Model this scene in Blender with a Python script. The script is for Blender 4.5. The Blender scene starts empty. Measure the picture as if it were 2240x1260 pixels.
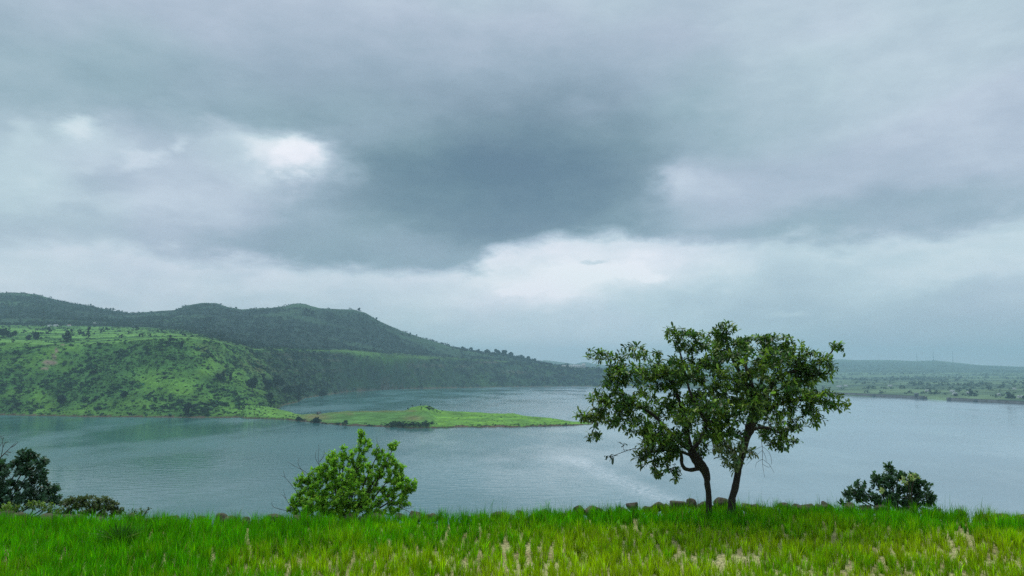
import bpy, math, random
import numpy as np
from mathutils import Vector, Matrix

random.seed(7)
rng = np.random.default_rng(7)
C = bpy.context.scene.collection
scene = bpy.context.scene

# ------------------------------------------------------------------ camera
F = 1650.0                      # focal length measured in pixels of the 2240 px wide photograph
PITCH = math.atan(175.0 / F)    # the horizon sits 175 px below the centre
EYE = 60.0                      # metres above the lake
cp, sp = math.cos(PITCH), math.sin(PITCH)
cam_data = bpy.data.cameras.new('camera')
cam = bpy.data.objects.new('camera', cam_data)
C.objects.link(cam)
cam.location = (0, 0, EYE)
cam.rotation_euler = (math.pi / 2 + PITCH, 0, 0)
cam_data.sensor_width = 36.0
cam_data.lens = 36.0 * F / 2240.0
cam_data.clip_start = 0.1
cam_data.clip_end = 60000
scene.camera = cam


def ray(px, py):
    a = (px - 1120.0) / F
    b = (630.0 - py) / F
    return np.array([a, cp - b * sp, sp + b * cp])


def pt(px, py, Y):
    d = ray(px, py)
    return np.array([0, 0, EYE]) + d * (Y / d[1])


def azel(px, py):
    d = ray(px, py)
    return math.degrees(math.atan2(d[0], d[1])), math.degrees(math.atan2(d[2], math.hypot(d[0], d[1])))


def project(P):
    x, y, z = P[..., 0], P[..., 1], P[..., 2] - EYE
    zc = y * cp + z * sp
    yc = -y * sp + z * cp
    return 1120 + F * x / zc, 630 - F * yc / zc


# ------------------------------------------------------------------ light and sky
SUN_EL, SUN_AZ = math.radians(62), math.radians(-12)
sun_d = bpy.data.lights.new('sun', 'SUN')
sun_d.energy = 1.5
sun_d.angle = math.radians(14)
sun_d.color = (1.0, 0.96, 0.88)
sun = bpy.data.objects.new('sun', sun_d)
C.objects.link(sun)
sdir = Vector((math.sin(SUN_AZ) * math.cos(SUN_EL), math.cos(SUN_AZ) * math.cos(SUN_EL), math.sin(SUN_EL)))
sun.rotation_euler = (-sdir).to_track_quat('-Z', 'Y').to_euler()
sun.location = (0, 0, 400)


def lin(c):
    return tuple((v / 255 / 12.92) if v / 255 <= 0.04045 else ((v / 255 + 0.055) / 1.055) ** 2.4 for v in c)


world = bpy.data.worlds.new('World')
scene.world = world
world.use_nodes = True
nt = world.node_tree
nt.nodes.clear()


def N(tree, typ, **kw):
    n = tree.nodes.new(typ)
    for k, v in kw.items():
        setattr(n, k, v)
    return n


def L(tree, a, b):
    tree.links.new(a, b)


def build_sky():
    t = nt
    tc = N(t, 'ShaderNodeTexCoord')
    sep = N(t, 'ShaderNodeSeparateXYZ')
    L(t, tc.outputs['Generated'], sep.inputs[0])

    def M(op, a, b=None, c=None):
        n = N(t, 'ShaderNodeMath', operation=op)
        for i, v in enumerate((a, b, c)):
            if v is None:
                continue
            if isinstance(v, (int, float)):
                n.inputs[i].default_value = v
            else:
                L(t, v, n.inputs[i])
        return n.outputs[0]
    X, Y, Z = sep.outputs
    az = M('MULTIPLY', M('ARCTAN2', X, Y), 57.29578)
    el = M('MULTIPLY', M('ARCSINE', Z), 57.29578)
    comb = N(t, 'ShaderNodeCombineXYZ')
    L(t, az, comb.inputs[0])
    L(t, el, comb.inputs[1])
    # cloud direction vector flattened so that clouds stretch sideways
    st = N(t, 'ShaderNodeMapping')
    st.inputs['Scale'].default_value = (1, 1, 2.3)
    L(t, tc.outputs['Generated'], st.inputs['Vector'])

    def noise(scale, detail=4, rough=0.55, seed=0.0):
        n = N(t, 'ShaderNodeTexNoise')
        n.noise_dimensions = '4D'
        n.inputs['W'].default_value = seed
        n.inputs['Scale'].default_value = scale
        n.inputs['Detail'].default_value = detail
        n.inputs['Roughness'].default_value = rough
        L(t, st.outputs[0], n.inputs['Vector'])
        return n

    def warp(vec, n, amp):
        s = N(t, 'ShaderNodeVectorMath', operation='SUBTRACT')
        L(t, n.outputs['Color'], s.inputs[0])
        s.inputs[1].default_value = (0.5, 0.5, 0.5)
        m = N(t, 'ShaderNodeVectorMath', operation='MULTIPLY_ADD')
        L(t, s.outputs[0], m.inputs[0])
        m.inputs[1].default_value = (amp[0], amp[1], 0)
        L(t, vec, m.inputs[2])
        return m.outputs[0]
    v = warp(comb.outputs[0], noise(4.0, 3, 0.5, 1.3), (12, 6))
    v = warp(v, noise(14.0, 5, 0.6, 5.1), (4.0, 2.6))
    v = warp(v, noise(48.0, 5, 0.62, 7.7), (1.3, 0.9))
    def stack(val, blobs):
        for (px, py, rx, ry, tilt, target, strength, inner) in blobs:
            a, e = azel(px, py)
            mp = N(t, 'ShaderNodeMapping', vector_type='TEXTURE')
            mp.inputs['Location'].default_value = (a, e, 0)
            mp.inputs['Rotation'].default_value = (0, 0, math.radians(tilt))
            k = math.degrees(1 / F) * math.cos(math.radians(a)) ** 2
            mp.inputs['Scale'].default_value = (rx * k, ry * math.degrees(1 / F), 1)
            L(t, v, mp.inputs['Vector'])
            ln = N(t, 'ShaderNodeVectorMath', operation='LENGTH')
            L(t, mp.outputs[0], ln.inputs[0])
            mk = N(t, 'ShaderNodeMapRange', interpolation_type='SMOOTHSTEP')
            L(t, ln.outputs['Value'], mk.inputs[0])
            mk.inputs[1].default_value = 1.3
            mk.inputs[2].default_value = inner
            mk.inputs[3].default_value = 0
            mk.inputs[4].default_value = strength
            mx = N(t, 'ShaderNodeMix', data_type='FLOAT')
            L(t, mk.outputs[0], mx.inputs[0])
            L(t, val, mx.inputs[2])
            mx.inputs[3].default_value = target
            val = mx.outputs[0]
        return val

    def fcurve(sock, lo, hi, pts):
        mr = N(t, 'ShaderNodeMapRange')
        L(t, sock, mr.inputs[0])
        mr.inputs[1].default_value = lo
        mr.inputs[2].default_value = hi
        fcv = N(t, 'ShaderNodeFloatCurve')
        L(t, mr.outputs[0], fcv.inputs['Value'])
        cur = fcv.mapping.curves[0]
        q = [((x - lo) / (hi - lo), y) for x, y in pts]
        cur.points[0].location = q[0]
        cur.points[1].location = q[-1]
        for p in q[1:-1]:
            cur.points.new(*p)
        fcv.mapping.update()
        return fcv.outputs['Value']
    # the dark cloud deck ends in a ragged lower edge; its elevation by azimuth
    sv = N(t, 'ShaderNodeSeparateXYZ')
    L(t, v, sv.inputs[0])
    ed = []
    for (x, y) in [(0, 542), (260, 545), (540, 552), (610, 578), (760, 592), (980, 590), (1045, 566), (1110, 535), (1200, 512), (1300, 520), (1480, 535), (1700, 540), (1860, 528), (2040, 500), (2240, 468)]:
        a, e = azel(x, y)
        ed.append((a, e / 30))
    ed = [(-180, .30), (-60, .30)] + ed + [(60, .38), (180, .30)]
    edge = fcurve(sv.outputs[0], -180, 180, ed)
    dd = M('SUBTRACT', sv.outputs[1], M('MULTIPLY', edge, 30.0))
    mk = N(t, 'ShaderNodeMapRange', interpolation_type='SMOOTHSTEP')
    L(t, dd, mk.inputs[0])
    mk.inputs[1].default_value, mk.inputs[2].default_value = -0.6, 1.2
    above = fcurve(el, 0, 90, [(0, .62), (8, .58), (13, .57), (19, .47), (24, .58), (30, .65), (50, .76), (90, .80)])
    above = stack(above, [
        (1150, 0, 1100, 90, 0, 0.66, 0.7, 0.2),
        (250, 215, 640, 80, -3, 0.46, 0.85, 0.2),
        (1950, 150, 620, 240, 0, 0.72, 0.85, 0.3),
        (2150, 330, 260, 120, 0, 0.70, 0.7, 0.2),
        (60, 400, 420, 120, 0, 0.76, 0.95, 0.35),
        (430, 385, 380, 100, 0, 0.78, 0.95, 0.4),
        (260, 500, 600, 48, -1, 0.62, 0.85, 0.3),
        (520, 545, 260, 40, -2, 0.52, 0.8, 0.3),
        (1100, 350, 760, 240, -2, 0.36, 0.95, 0.15),
        (1110, 400, 540, 185, -3, 0.02, 1.0, 0.02),
        (830, 540, 330, 60, -2, 0.36, 0.95, 0.4),
        (820, 250, 260, 70, -5, 0.40, 0.7, 0.2),
        (1760, 400, 420, 110, 4, 0.60, 0.9, 0.3),
        (1850, 490, 460, 60, 5, 0.45, 0.95, 0.4),
        (1560, 400, 110, 70, 8, 0.70, 0.9, 0.2),
        (1525, 385, 48, 34, 8, 0.78, 0.7, 0.1),
        (1560, 470, 160, 40, 0, 0.58, 0.7, 0.2),
        (620, 355, 210, 70, 0, 0.84, 0.9, 0.35),
        (668, 352, 80, 46, 0, 0.99, 0.95, 0.35),
        (575, 350, 46, 32, 0, 0.93, 0.85, 0.2),
        (205, 302, 70, 26, -8, 0.92, 0.85, 0.1),
        (320, 372, 50, 16, 6, 0.88, 0.8, 0.1),
        (388, 345, 22, 24, 6, 0.90, 0.7, 0.1),
        (240, 395, 130, 34, 0, 0.60, 0.75, 0.2),
        (350, 295, 110, 44, 0, 0.56, 0.7, 0.2),
        (480, 360, 60, 30, 0, 0.70, 0.6, 0.2),
        (20, 290, 60, 30, 0, 0.78, 0.6, 0.2)])
    below = fcurve(el, 0, 90, [(0, .70), (3, .76), (6, .80), (12, .81), (90, .81)])
    below = stack(below, [
        (1860, 680, 520, 110, 2, 0.64, 0.9, 0.4),
        (2060, 740, 460, 60, 0, 0.58, 0.9, 0.4),
        (2150, 560, 460, 44, 9, 0.82, 0.8, 0.4),
        (1250, 600, 330, 80, 2, 0.94, 0.95, 0.4),
        (1270, 605, 190, 38, 0, 1.02, 0.9, 0.2),
        (1230, 740, 420, 50, 0, 0.78, 0.85, 0.3),
        (1100, 625, 50, 14, 0, 1.06, .8, .1), (1200, 612, 30, 12, 0, 1.06, .8, .1), (1380, 612, 60, 18, -5, 1.06, .8, .2), (1310, 575, 26, 8, 0, .76, .8, .1),
        (1690, 680, 50, 12, 0, .78, .7, .2), (260, 580, 260, 18, 0, .78, .6, .2), (650, 620, 300, 24, 2, .88, .5, .2)])
    mxe = N(t, 'ShaderNodeMix', data_type='FLOAT')
    L(t, mk.outputs[0], mxe.inputs[0])
    L(t, below, mxe.inputs[2])
    L(t, above, mxe.inputs[3])
    val = mxe.outputs[0]
    # soft cloud texture over everything
    n1 = noise(4.5, 5, 0.55, 9.0)
    n2 = noise(13.0, 6, 0.6, 2.7)
    n5 = noise(40.0, 5, 0.6, 4.4)
    val = M('ADD', val, M('MULTIPLY', M('SUBTRACT', n1.outputs[0], 0.5), 0.24))
    val = M('ADD', val, M('MULTIPLY', M('SUBTRACT', n2.outputs[0], 0.5), 0.22))
    val = M('ADD', val, M('MULTIPLY', M('SUBTRACT', n5.outputs[0], 0.5), 0.08))
    cr = N(t, 'ShaderNodeValToRGB')
    L(t, val, cr.inputs[0])
    stops = [(0.0, (90, 115, 134)), (0.22, (115, 139, 153)), (0.45, (144, 165, 179)), (0.62, (167, 183, 197)),
             (0.76, (187, 202, 213)), (0.88, (208, 217, 226)), (1.0, (233, 234, 241))]
    els = cr.color_ramp.elements
    els[0].position, els[1].position = 0, 1
    els[0].color = lin(stops[0][1]) + (1,)
    els[1].color = lin(stops[-1][1]) + (1,)
    for p, c in stops[1:-1]:
        e = els.new(p)
        e.color = lin(c) + (1,)
    # faint drift between lavender and teal greys
    n3 = noise(3.0, 2, 0.5, 20.0)
    tint = N(t, 'ShaderNodeMix', data_type='RGBA')
    mrt = N(t, 'ShaderNodeMapRange')
    L(t, n3.outputs[0], mrt.inputs[0])
    mrt.inputs[1].default_value = 0.4
    mrt.inputs[2].default_value = 0.6
    L(t, mrt.outputs[0], tint.inputs[0])
    tint.inputs[6].default_value = (1.02, 0.985, 1.01, 1)
    tint.inputs[7].default_value = (0.97, 1.01, 0.98, 1)
    mul = N(t, 'ShaderNodeMix', data_type='RGBA', blend_type='MULTIPLY')
    mul.inputs[0].default_value = 1
    L(t, cr.outputs[0], mul.inputs[6])
    L(t, tint.outputs[2], mul.inputs[7])
    # the land side of the sphere
    gm = N(t, 'ShaderNodeMapRange')
    L(t, el, gm.inputs[0])
    gm.inputs[1].default_value = -0.6
    gm.inputs[2].default_value = -3.0
    gmx = N(t, 'ShaderNodeMix', data_type='RGBA')
    L(t, gm.outputs[0], gmx.inputs[0])
    L(t, mul.outputs[2], gmx.inputs[6])
    gmx.inputs[7].default_value = (0.07, 0.11, 0.10, 1)
    bg = N(t, 'ShaderNodeBackground')
    L(t, gmx.outputs[2], bg.inputs[0])
    bg.inputs[1].default_value = 1.16
    sky = N(t, 'ShaderNodeTexSky', sky_type='NISHITA')
    sky.sun_disc = False
    sky.sun_elevation = SUN_EL
    sky.sun_rotation = SUN_AZ
    bg2 = N(t, 'ShaderNodeBackground')
    L(t, sky.outputs[0], bg2.inputs[0])
    bg2.inputs[1].default_value = 0.08
    ms = N(t, 'ShaderNodeMixShader')
    ms.inputs[0].default_value = 0.96
    L(t, bg2.outputs[0], ms.inputs[1])
    L(t, bg.outputs[0], ms.inputs[2])
    out = N(t, 'ShaderNodeOutputWorld')
    L(t, ms.outputs[0], out.inputs[0])


build_sky()
world.cycles.sampling_method = 'MANUAL'
world.cycles.sample_map_resolution = 512
scene.view_settings.view_transform = 'Standard'
scene.view_settings.look = 'None'
scene.view_settings.exposure = 0.0
scene.view_settings.gamma = 1.0
scene.view_settings.use_curve_mapping = False
scene.render.engine = 'CYCLES'
cy = scene.cycles
cy.max_bounces = 6
cy.diffuse_bounces = 3
cy.glossy_bounces = 2
cy.transmission_bounces = 3
cy.transparent_max_bounces = 4
cy.volume_bounces = 1
cy.use_denoising = False
cy.sample_clamp_indirect = 4


# ------------------------------------------------------------------ numpy noise
def _hash(ix, iy, seed):
    h = (ix.astype(np.int64) * 374761393 + iy.astype(np.int64) * 668265263 + seed * 1442695041) & 0xFFFFFFFF
    h = ((h ^ (h >> 13)) * 1274126177) & 0xFFFFFFFF
    return ((h ^ (h >> 16)) & 0xFFFF) / 65535.0


def vnoise(x, y, seed=0):
    ix, iy = np.floor(x), np.floor(y)
    fx, fy = x - ix, y - iy
    fx = fx * fx * fx * (fx * (fx * 6 - 15) + 10)
    fy = fy * fy * fy * (fy * (fy * 6 - 15) + 10)
    a = _hash(ix, iy, seed)
    b = _hash(ix + 1, iy, seed)
    c = _hash(ix, iy + 1, seed)
    d = _hash(ix + 1, iy + 1, seed)
    return (a * (1 - fx) + b * fx) * (1 - fy) + (c * (1 - fx) + d * fx) * fy


def fbm(x, y, octv=4, seed=0):
    s = np.zeros(np.broadcast(x, y).shape)
    amp, tot = 1.0, 0
    for o in range(octv):
        s = s + amp * vnoise(x * 2 ** o + 17.3 * o, y * 2 ** o - 9.1 * o, seed + o)
        tot += amp
        amp *= 0.5
    return s / tot          # 0..1


def sstep(a, b, x):
    t = np.clip((x - a) / (b - a), 0, 1)
    return t * t * (3 - 2 * t)


# ------------------------------------------------------------------ mesh helpers
def tag(o, label=None, cat=None, group=None, kind=None):
    if label: o['label'] = label
    if cat: o['category'] = cat
    if group: o['group'] = group
    if kind: o['kind'] = kind
    return o


def make_mesh(name, V, faces, col=None, mat=None, smooth=False, extra=None):
    """faces: (n,3) or (n,4) array, or list of such arrays"""
    if isinstance(faces, np.ndarray):
        faces = [faces]
    me = bpy.data.meshes.new(name)
    V = np.asarray(V, dtype=np.float32)
    me.vertices.add(len(V))
    me.vertices.foreach_set('co', V.ravel())
    li = np.concatenate([f.ravel() for f in faces]).astype(np.int32)
    tot = np.concatenate([np.full(len(f), f.shape[1], dtype=np.int32) for f in faces])
    start = np.concatenate([[0], np.cumsum(tot)[:-1]]).astype(np.int32)
    me.loops.add(len(li))
    me.loops.foreach_set('vertex_index', li)
    me.polygons.add(len(tot))
    me.polygons.foreach_set('loop_start', start)
    me.polygons.foreach_set('loop_total', tot)
    if smooth:
        me.polygons.foreach_set('use_smooth', np.ones(len(tot), dtype=bool))
    me.update(calc_edges=True)
    if col is not None:
        a = me.color_attributes.new('col', 'FLOAT_COLOR', 'POINT')
        c4 = np.ones((len(V), 4), dtype=np.float32)
        c4[:, :3] = col
        a.data.foreach_set('color', c4.ravel())
    if extra:
        for k, arr in extra.items():
            a = me.attributes.new(k, 'FLOAT', 'POINT')
            a.data.foreach_set('value', np.asarray(arr, dtype=np.float32))
    if mat:
        me.materials.append(mat)
    return me


def add_obj(name, me, parent=None, loc=None):
    o = bpy.data.objects.new(name, me)
    C.objects.link(o)
    if loc is not None:
        o.location = loc
    if parent is not None:
        o.parent = parent
    return o


def empty(name, loc, label, cat, group=None):
    o = bpy.data.objects.new(name, None)
    C.objects.link(o)
    o.location = loc
    o.empty_display_size = 0.3
    return tag(o, label, cat, group)


class Batch:
    """collects geometry that belongs to ONE object"""
    def __init__(self):
        self.V, self.T, self.Q, self.Cc, self.n = [], [], [], [], 0

    def add(self, V, T=None, Q=None, col=(1, 1, 1)):
        V = np.asarray(V, float)
        self.V.append(V)
        c = np.asarray(col, float)
        self.Cc.append(np.broadcast_to(c, (len(V), 3)) if c.ndim == 1 else c)
        if T is not None and len(T): self.T.append(np.asarray(T) + self.n)
        if Q is not None and len(Q): self.Q.append(np.asarray(Q) + self.n)
        self.n += len(V)

    def mesh(self, name, mat, origin=(0, 0, 0), smooth=False):
        V = np.concatenate(self.V) - np.asarray(origin)
        fs = []
        if self.T: fs.append(np.concatenate(self.T))
        if self.Q: fs.append(np.concatenate(self.Q))
        return make_mesh(name, V, fs, np.concatenate(self.Cc), mat, smooth)


def box(b, x0, x1, y0, y1, z0, z1, rz=0.0, org=(0, 0, 0), col=(1, 1, 1)):
    V = np.array([[x, y, z] for z in (z0, z1) for y in (y0, y1) for x in (x0, x1)], float)
    c, s = math.cos(rz), math.sin(rz)
    R = np.array([[c, -s, 0], [s, c, 0], [0, 0, 1]])
    V = V @ R.T + np.asarray(org)
    Q = [[0, 2, 3, 1], [4, 5, 7, 6], [0, 1, 5, 4], [2, 6, 7, 3], [0, 4, 6, 2], [1, 3, 7, 5]]
    b.add(V, Q=Q, col=col)


# ------------------------------------------------------------------ materials
def mat_new(name):
    m = bpy.data.materials.new(name)
    m.use_nodes = True
    t = m.node_tree
    bs = t.nodes['Principled BSDF']
    return m, t, bs


def tnoise(t, scale, detail=3, rough=0.55, coord='Object', vec=None, dim='3D'):
    n = N(t, 'ShaderNodeTexNoise')
    n.inputs['Scale'].default_value = scale
    n.inputs['Detail'].default_value = detail
    n.inputs['Roughness'].default_value = rough
    if vec is None:
        tc = N(t, 'ShaderNodeTexCoord')
        vec = tc.outputs[coord]
    L(t, vec, n.inputs['Vector'])
    return n


def mul_var(t, colsock, noise, lo, hi, a=0.3, b=0.7):
    mr = N(t, 'ShaderNodeMapRange')
    L(t, noise.outputs[0], mr.inputs[0])
    mr.inputs[1].default_value, mr.inputs[2].default_value = a, b
    mr.inputs[3].default_value, mr.inputs[4].default_value = lo, hi
    vm = N(t, 'ShaderNodeVectorMath', operation='SCALE')
    L(t, colsock, vm.inputs[0])
    L(t, mr.outputs[0], vm.inputs['Scale'])
    return vm.outputs[0]


def mat_foliage(name, trans=0.35, rough=0.5, spec=0.4, var=(0.8, 1.2), vscale=3.0, tcol=(1.0, 1.25, 0.6)):
    m, t, bs = mat_new(name)
    at = N(t, 'ShaderNodeAttribute', attribute_name='col')
    c = mul_var(t, at.outputs['Color'], tnoise(t, vscale, 2), *var)
    L(t, c, bs.inputs['Base Color'])
    bs.inputs['Roughness'].default_value = rough
    bs.inputs['Specular IOR Level'].default_value = spec
    if trans > 0:
        tr = N(t, 'ShaderNodeBsdfTranslucent')
        tm = N(t, 'ShaderNodeVectorMath', operation='MULTIPLY')
        L(t, c, tm.inputs[0])
        tm.inputs[1].default_value = tcol
        L(t, tm.outputs[0], tr.inputs[0])
        mx = N(t, 'ShaderNodeMixShader')
        mx.inputs[0].default_value = trans
        L(t, bs.outputs[0], mx.inputs[1])
        L(t, tr.outputs[0], mx.inputs[2])
        out = t.nodes['Material Output']
        L(t, mx.outputs[0], out.inputs[0])
    return m


M_leaf = mat_foliage('broad leaf', 0.30, 0.42, 0.5)
M_bush = mat_foliage('bush leaf', 0.35, 0.5, 0.35)
M_grass = mat_foliage('rice blade', 0.5, 0.6, 0.12, (0.85, 1.15), 1.5, (1.0, 1.1, 0.5))
M_far = mat_foliage('far foliage', 0.0, 0.9, 0.1, (0.8, 1.2), 0.05)


def mat_bark():
    m, t, bs = mat_new('bark')
    at = N(t, 'ShaderNodeAttribute', attribute_name='col')
    tc = N(t, 'ShaderNodeTexCoord')
    mp = N(t, 'ShaderNodeMapping')
    mp.inputs['Scale'].default_value = (1, 1, 0.35)
    L(t, tc.outputs['Object'], mp.inputs[0])
    n = tnoise(t, 28, 5, 0.65, vec=mp.outputs[0])
    L(t, mul_var(t, at.outputs['Color'], n, 0.5, 1.6), bs.inputs['Base Color'])
    bs.inputs['Roughness'].default_value = 0.9
    bp = N(t, 'ShaderNodeBump')
    bp.inputs['Strength'].default_value = 0.8
    bp.inputs['Distance'].default_value = 0.02
    L(t, n.outputs[0], bp.inputs['Height'])
    L(t, bp.outputs[0], bs.inputs['Normal'])
    return m


M_bark = mat_bark()


def mat_stone():
    m, t, bs = mat_new('field stone')
    n = tnoise(t, 5, 6, 0.65)
    cr = N(t, 'ShaderNodeValToRGB')
    L(t, n.outputs[0], cr.inputs[0])
    e = cr.color_ramp.elements
    e[0].position, e[0].color = 0.32, (0.035, 0.032, 0.024, 1)
    e[1].position, e[1].color = 0.68, (0.15, 0.13, 0.09, 1)
    n2 = tnoise(t, 14, 4, 0.6)
    mr = N(t, 'ShaderNodeMapRange')
    L(t, n2.outputs[0], mr.inputs[0])
    mr.inputs[1].default_value, mr.inputs[2].default_value = 0.56, 0.68
    oi = N(t, 'ShaderNodeObjectInfo')
    mx = N(t, 'ShaderNodeMix', data_type='RGBA')
    L(t, mr.outputs[0], mx.inputs[0])
    L(t, cr.outputs[0], mx.inputs[6])
    mx.inputs[7].default_value = (0.17, 0.17, 0.09, 1)
    sc = N(t, 'ShaderNodeMapRange')
    L(t, oi.outputs['Random'], sc.inputs[0])
    sc.inputs[3].default_value, sc.inputs[4].default_value = 0.6, 1.25
    vm = N(t, 'ShaderNodeVectorMath', operation='SCALE')
    L(t, mx.outputs[2], vm.inputs[0])
    L(t, sc.outputs[0], vm.inputs['Scale'])
    L(t, vm.outputs[0], bs.inputs['Base Color'])
    bs.inputs['Roughness'].default_value = 0.95
    bp = N(t, 'ShaderNodeBump')
    bp.inputs['Strength'].default_value = 0.7
    bp.inputs['Distance'].default_value = 0.03
    L(t, n.outputs[0], bp.inputs['Height'])
    L(t, bp.outputs[0], bs.inputs['Normal'])
    return m


M_stone = mat_stone()


def mat_plain(name, col, rough=0.8, nscale=2.0, lo=0.8, hi=1.15):
    m, t, bs = mat_new(name)
    rgb = N(t, 'ShaderNodeRGB')
    rgb.outputs[0].default_value = tuple(col) + (1,)
    L(t, mul_var(t, rgb.outputs[0], tnoise(t, nscale, 4), lo, hi), bs.inputs['Base Color'])
    bs.inputs['Roughness'].default_value = rough
    return m


M_wall = mat_plain('whitewashed wall', (0.75, 0.74, 0.72), 0.8, 0.4)
M_roof = mat_plain('tin roof', (0.55, 0.58, 0.6), 0.6, 0.6)
M_brownroof = mat_plain('dull red roof', (0.25, 0.14, 0.10), 0.8, 0.6)
M_dark = mat_plain('dark opening', (0.03, 0.035, 0.04), 0.6, 1)
M_dam = mat_plain('wet masonry', (0.085, 0.095, 0.105), 0.85, 0.12, 0.6, 1.4)
M_steel = mat_plain('galvanised steel', (0.2, 0.21, 0.22), 0.6, 0.3)


def mat_terrain(name, fine=0.25, mid=0.04, bump=0.6, bd=1.2):
    m, t, bs = mat_new(name)
    at = N(t, 'ShaderNodeAttribute', attribute_name='col')
    n1 = tnoise(t, fine, 5, 0.65)
    n2 = tnoise(t, mid, 4, 0.6)
    c = mul_var(t, at.outputs['Color'], n1, 0.6, 1.4)
    c = mul_var(t, c, n2, 0.65, 1.35)
    L(t, c, bs.inputs['Base Color'])
    bs.inputs['Roughness'].default_value = 1.0
    bs.inputs['Specular IOR Level'].default_value = 0.1
    bp = N(t, 'ShaderNodeBump')
    bp.inputs['Strength'].default_value = bump
    bp.inputs['Distance'].default_value = bd
    L(t, n1.outputs[0], bp.inputs['Height'])
    L(t, bp.outputs[0], bs.inputs['Normal'])
    return m


M_hill = mat_terrain('grassy hillside', 0.22, 0.03, 0.8, 2.0)
M_pen = mat_terrain('low grassland', 0.35, 0.05, 0.5, 0.6)
M_farland = mat_terrain('hazy farmland', 0.03, 0.006, 0.6, 4)


def mat_water():
    m, t, bs = mat_new('lake water')
    tc = N(t, 'ShaderNodeTexCoord')
    bs.inputs['IOR'].default_value = 1.33
    bs.inputs['Specular IOR Level'].default_value = 0.5

    def mp(sx, sy, rz=0):
        q = N(t, 'ShaderNodeMapping')
        q.inputs['Scale'].default_value = (sx, sy, 1)
        q.inputs['Rotation'].default_value = (0, 0, math.radians(rz))
        L(t, tc.outputs['Object'], q.inputs[0])
        return q.outputs[0]
    # wind: where it blows the ripples stand up and the water looks lighter
    wind = tnoise(t, 1.0, 4, 0.6, vec=mp(0.009, 0.0042, 24))
    wr = N(t, 'ShaderNodeMapRange', interpolation_type='SMOOTHSTEP')
    L(t, wind.outputs[0], wr.inputs[0])
    wr.inputs[1].default_value, wr.inputs[2].default_value = 0.40, 0.66
    # one wind lane, its pale ripple glint painted into the colour, 350 to 560 m out
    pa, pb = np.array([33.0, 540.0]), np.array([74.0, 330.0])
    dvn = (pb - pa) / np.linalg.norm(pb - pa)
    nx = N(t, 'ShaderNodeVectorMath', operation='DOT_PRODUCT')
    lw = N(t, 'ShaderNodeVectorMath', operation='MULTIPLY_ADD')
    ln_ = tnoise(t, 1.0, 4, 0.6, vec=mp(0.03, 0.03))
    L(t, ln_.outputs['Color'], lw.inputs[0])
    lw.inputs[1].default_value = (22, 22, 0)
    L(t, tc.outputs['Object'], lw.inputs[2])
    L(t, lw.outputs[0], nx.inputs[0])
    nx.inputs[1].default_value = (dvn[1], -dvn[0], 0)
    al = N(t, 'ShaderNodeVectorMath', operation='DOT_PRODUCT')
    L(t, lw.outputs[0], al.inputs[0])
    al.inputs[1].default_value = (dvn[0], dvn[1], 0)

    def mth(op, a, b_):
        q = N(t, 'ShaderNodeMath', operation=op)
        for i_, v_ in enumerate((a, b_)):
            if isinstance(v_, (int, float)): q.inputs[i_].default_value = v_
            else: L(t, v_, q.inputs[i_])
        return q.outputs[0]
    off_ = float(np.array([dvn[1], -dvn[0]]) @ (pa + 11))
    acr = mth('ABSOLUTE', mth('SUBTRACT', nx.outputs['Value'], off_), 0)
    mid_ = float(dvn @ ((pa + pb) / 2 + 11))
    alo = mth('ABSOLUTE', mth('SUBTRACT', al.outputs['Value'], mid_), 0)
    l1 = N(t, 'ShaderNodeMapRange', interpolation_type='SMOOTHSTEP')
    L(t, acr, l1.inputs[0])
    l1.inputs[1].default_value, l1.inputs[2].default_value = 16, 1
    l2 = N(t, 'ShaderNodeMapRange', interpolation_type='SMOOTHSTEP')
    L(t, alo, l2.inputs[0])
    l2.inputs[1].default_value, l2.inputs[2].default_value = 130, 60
    glint_n = tnoise(t, 1.0, 4, 0.65, vec=mp(0.35, 0.9, 12))
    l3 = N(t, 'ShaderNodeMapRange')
    L(t, glint_n.outputs[0], l3.inputs[0])
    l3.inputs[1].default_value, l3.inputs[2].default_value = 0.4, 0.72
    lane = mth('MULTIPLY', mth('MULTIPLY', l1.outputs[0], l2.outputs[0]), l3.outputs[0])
    r1 = tnoise(t, 1.0, 4, 0.6, vec=mp(0.55, 0.85, 15))
    r2 = tnoise(t, 1.0, 3, 0.6, vec=mp(0.10, 0.19, 10))
    bst = N(t, 'ShaderNodeMapRange')
    L(t, wr.outputs[0], bst.inputs[0])
    bst.inputs[3].default_value, bst.inputs[4].default_value = 0.06, 0.6
    b1 = N(t, 'ShaderNodeBump')
    b1.inputs['Distance'].default_value = 0.35
    L(t, bst.outputs[0], b1.inputs['Strength'])
    L(t, r1.outputs[0], b1.inputs['Height'])
    b2 = N(t, 'ShaderNodeBump')
    b2.inputs['Distance'].default_value = 1.2
    b2.inputs['Strength'].default_value = 0.18
    L(t, r2.outputs[0], b2.inputs['Height'])
    L(t, b1.outputs[0], b2.inputs['Normal'])
    L(t, b2.outputs[0], bs.inputs['Normal'])
    rr = N(t, 'ShaderNodeMapRange')
    L(t, wr.outputs[0], rr.inputs[0])
    rr.inputs[3].default_value, rr.inputs[4].default_value = 0.09, 0.26
    L(t, rr.outputs[0], bs.inputs['Roughness'])
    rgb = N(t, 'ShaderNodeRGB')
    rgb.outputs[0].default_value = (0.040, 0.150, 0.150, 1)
    # water green under the left hill; brighter sky reflection painted in towards the right
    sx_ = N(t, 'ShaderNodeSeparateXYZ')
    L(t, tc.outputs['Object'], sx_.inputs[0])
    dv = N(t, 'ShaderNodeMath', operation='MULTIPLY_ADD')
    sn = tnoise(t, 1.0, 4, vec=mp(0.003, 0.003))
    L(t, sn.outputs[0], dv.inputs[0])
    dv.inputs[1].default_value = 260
    L(t, sx_.outputs[0], dv.inputs[2])
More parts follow.
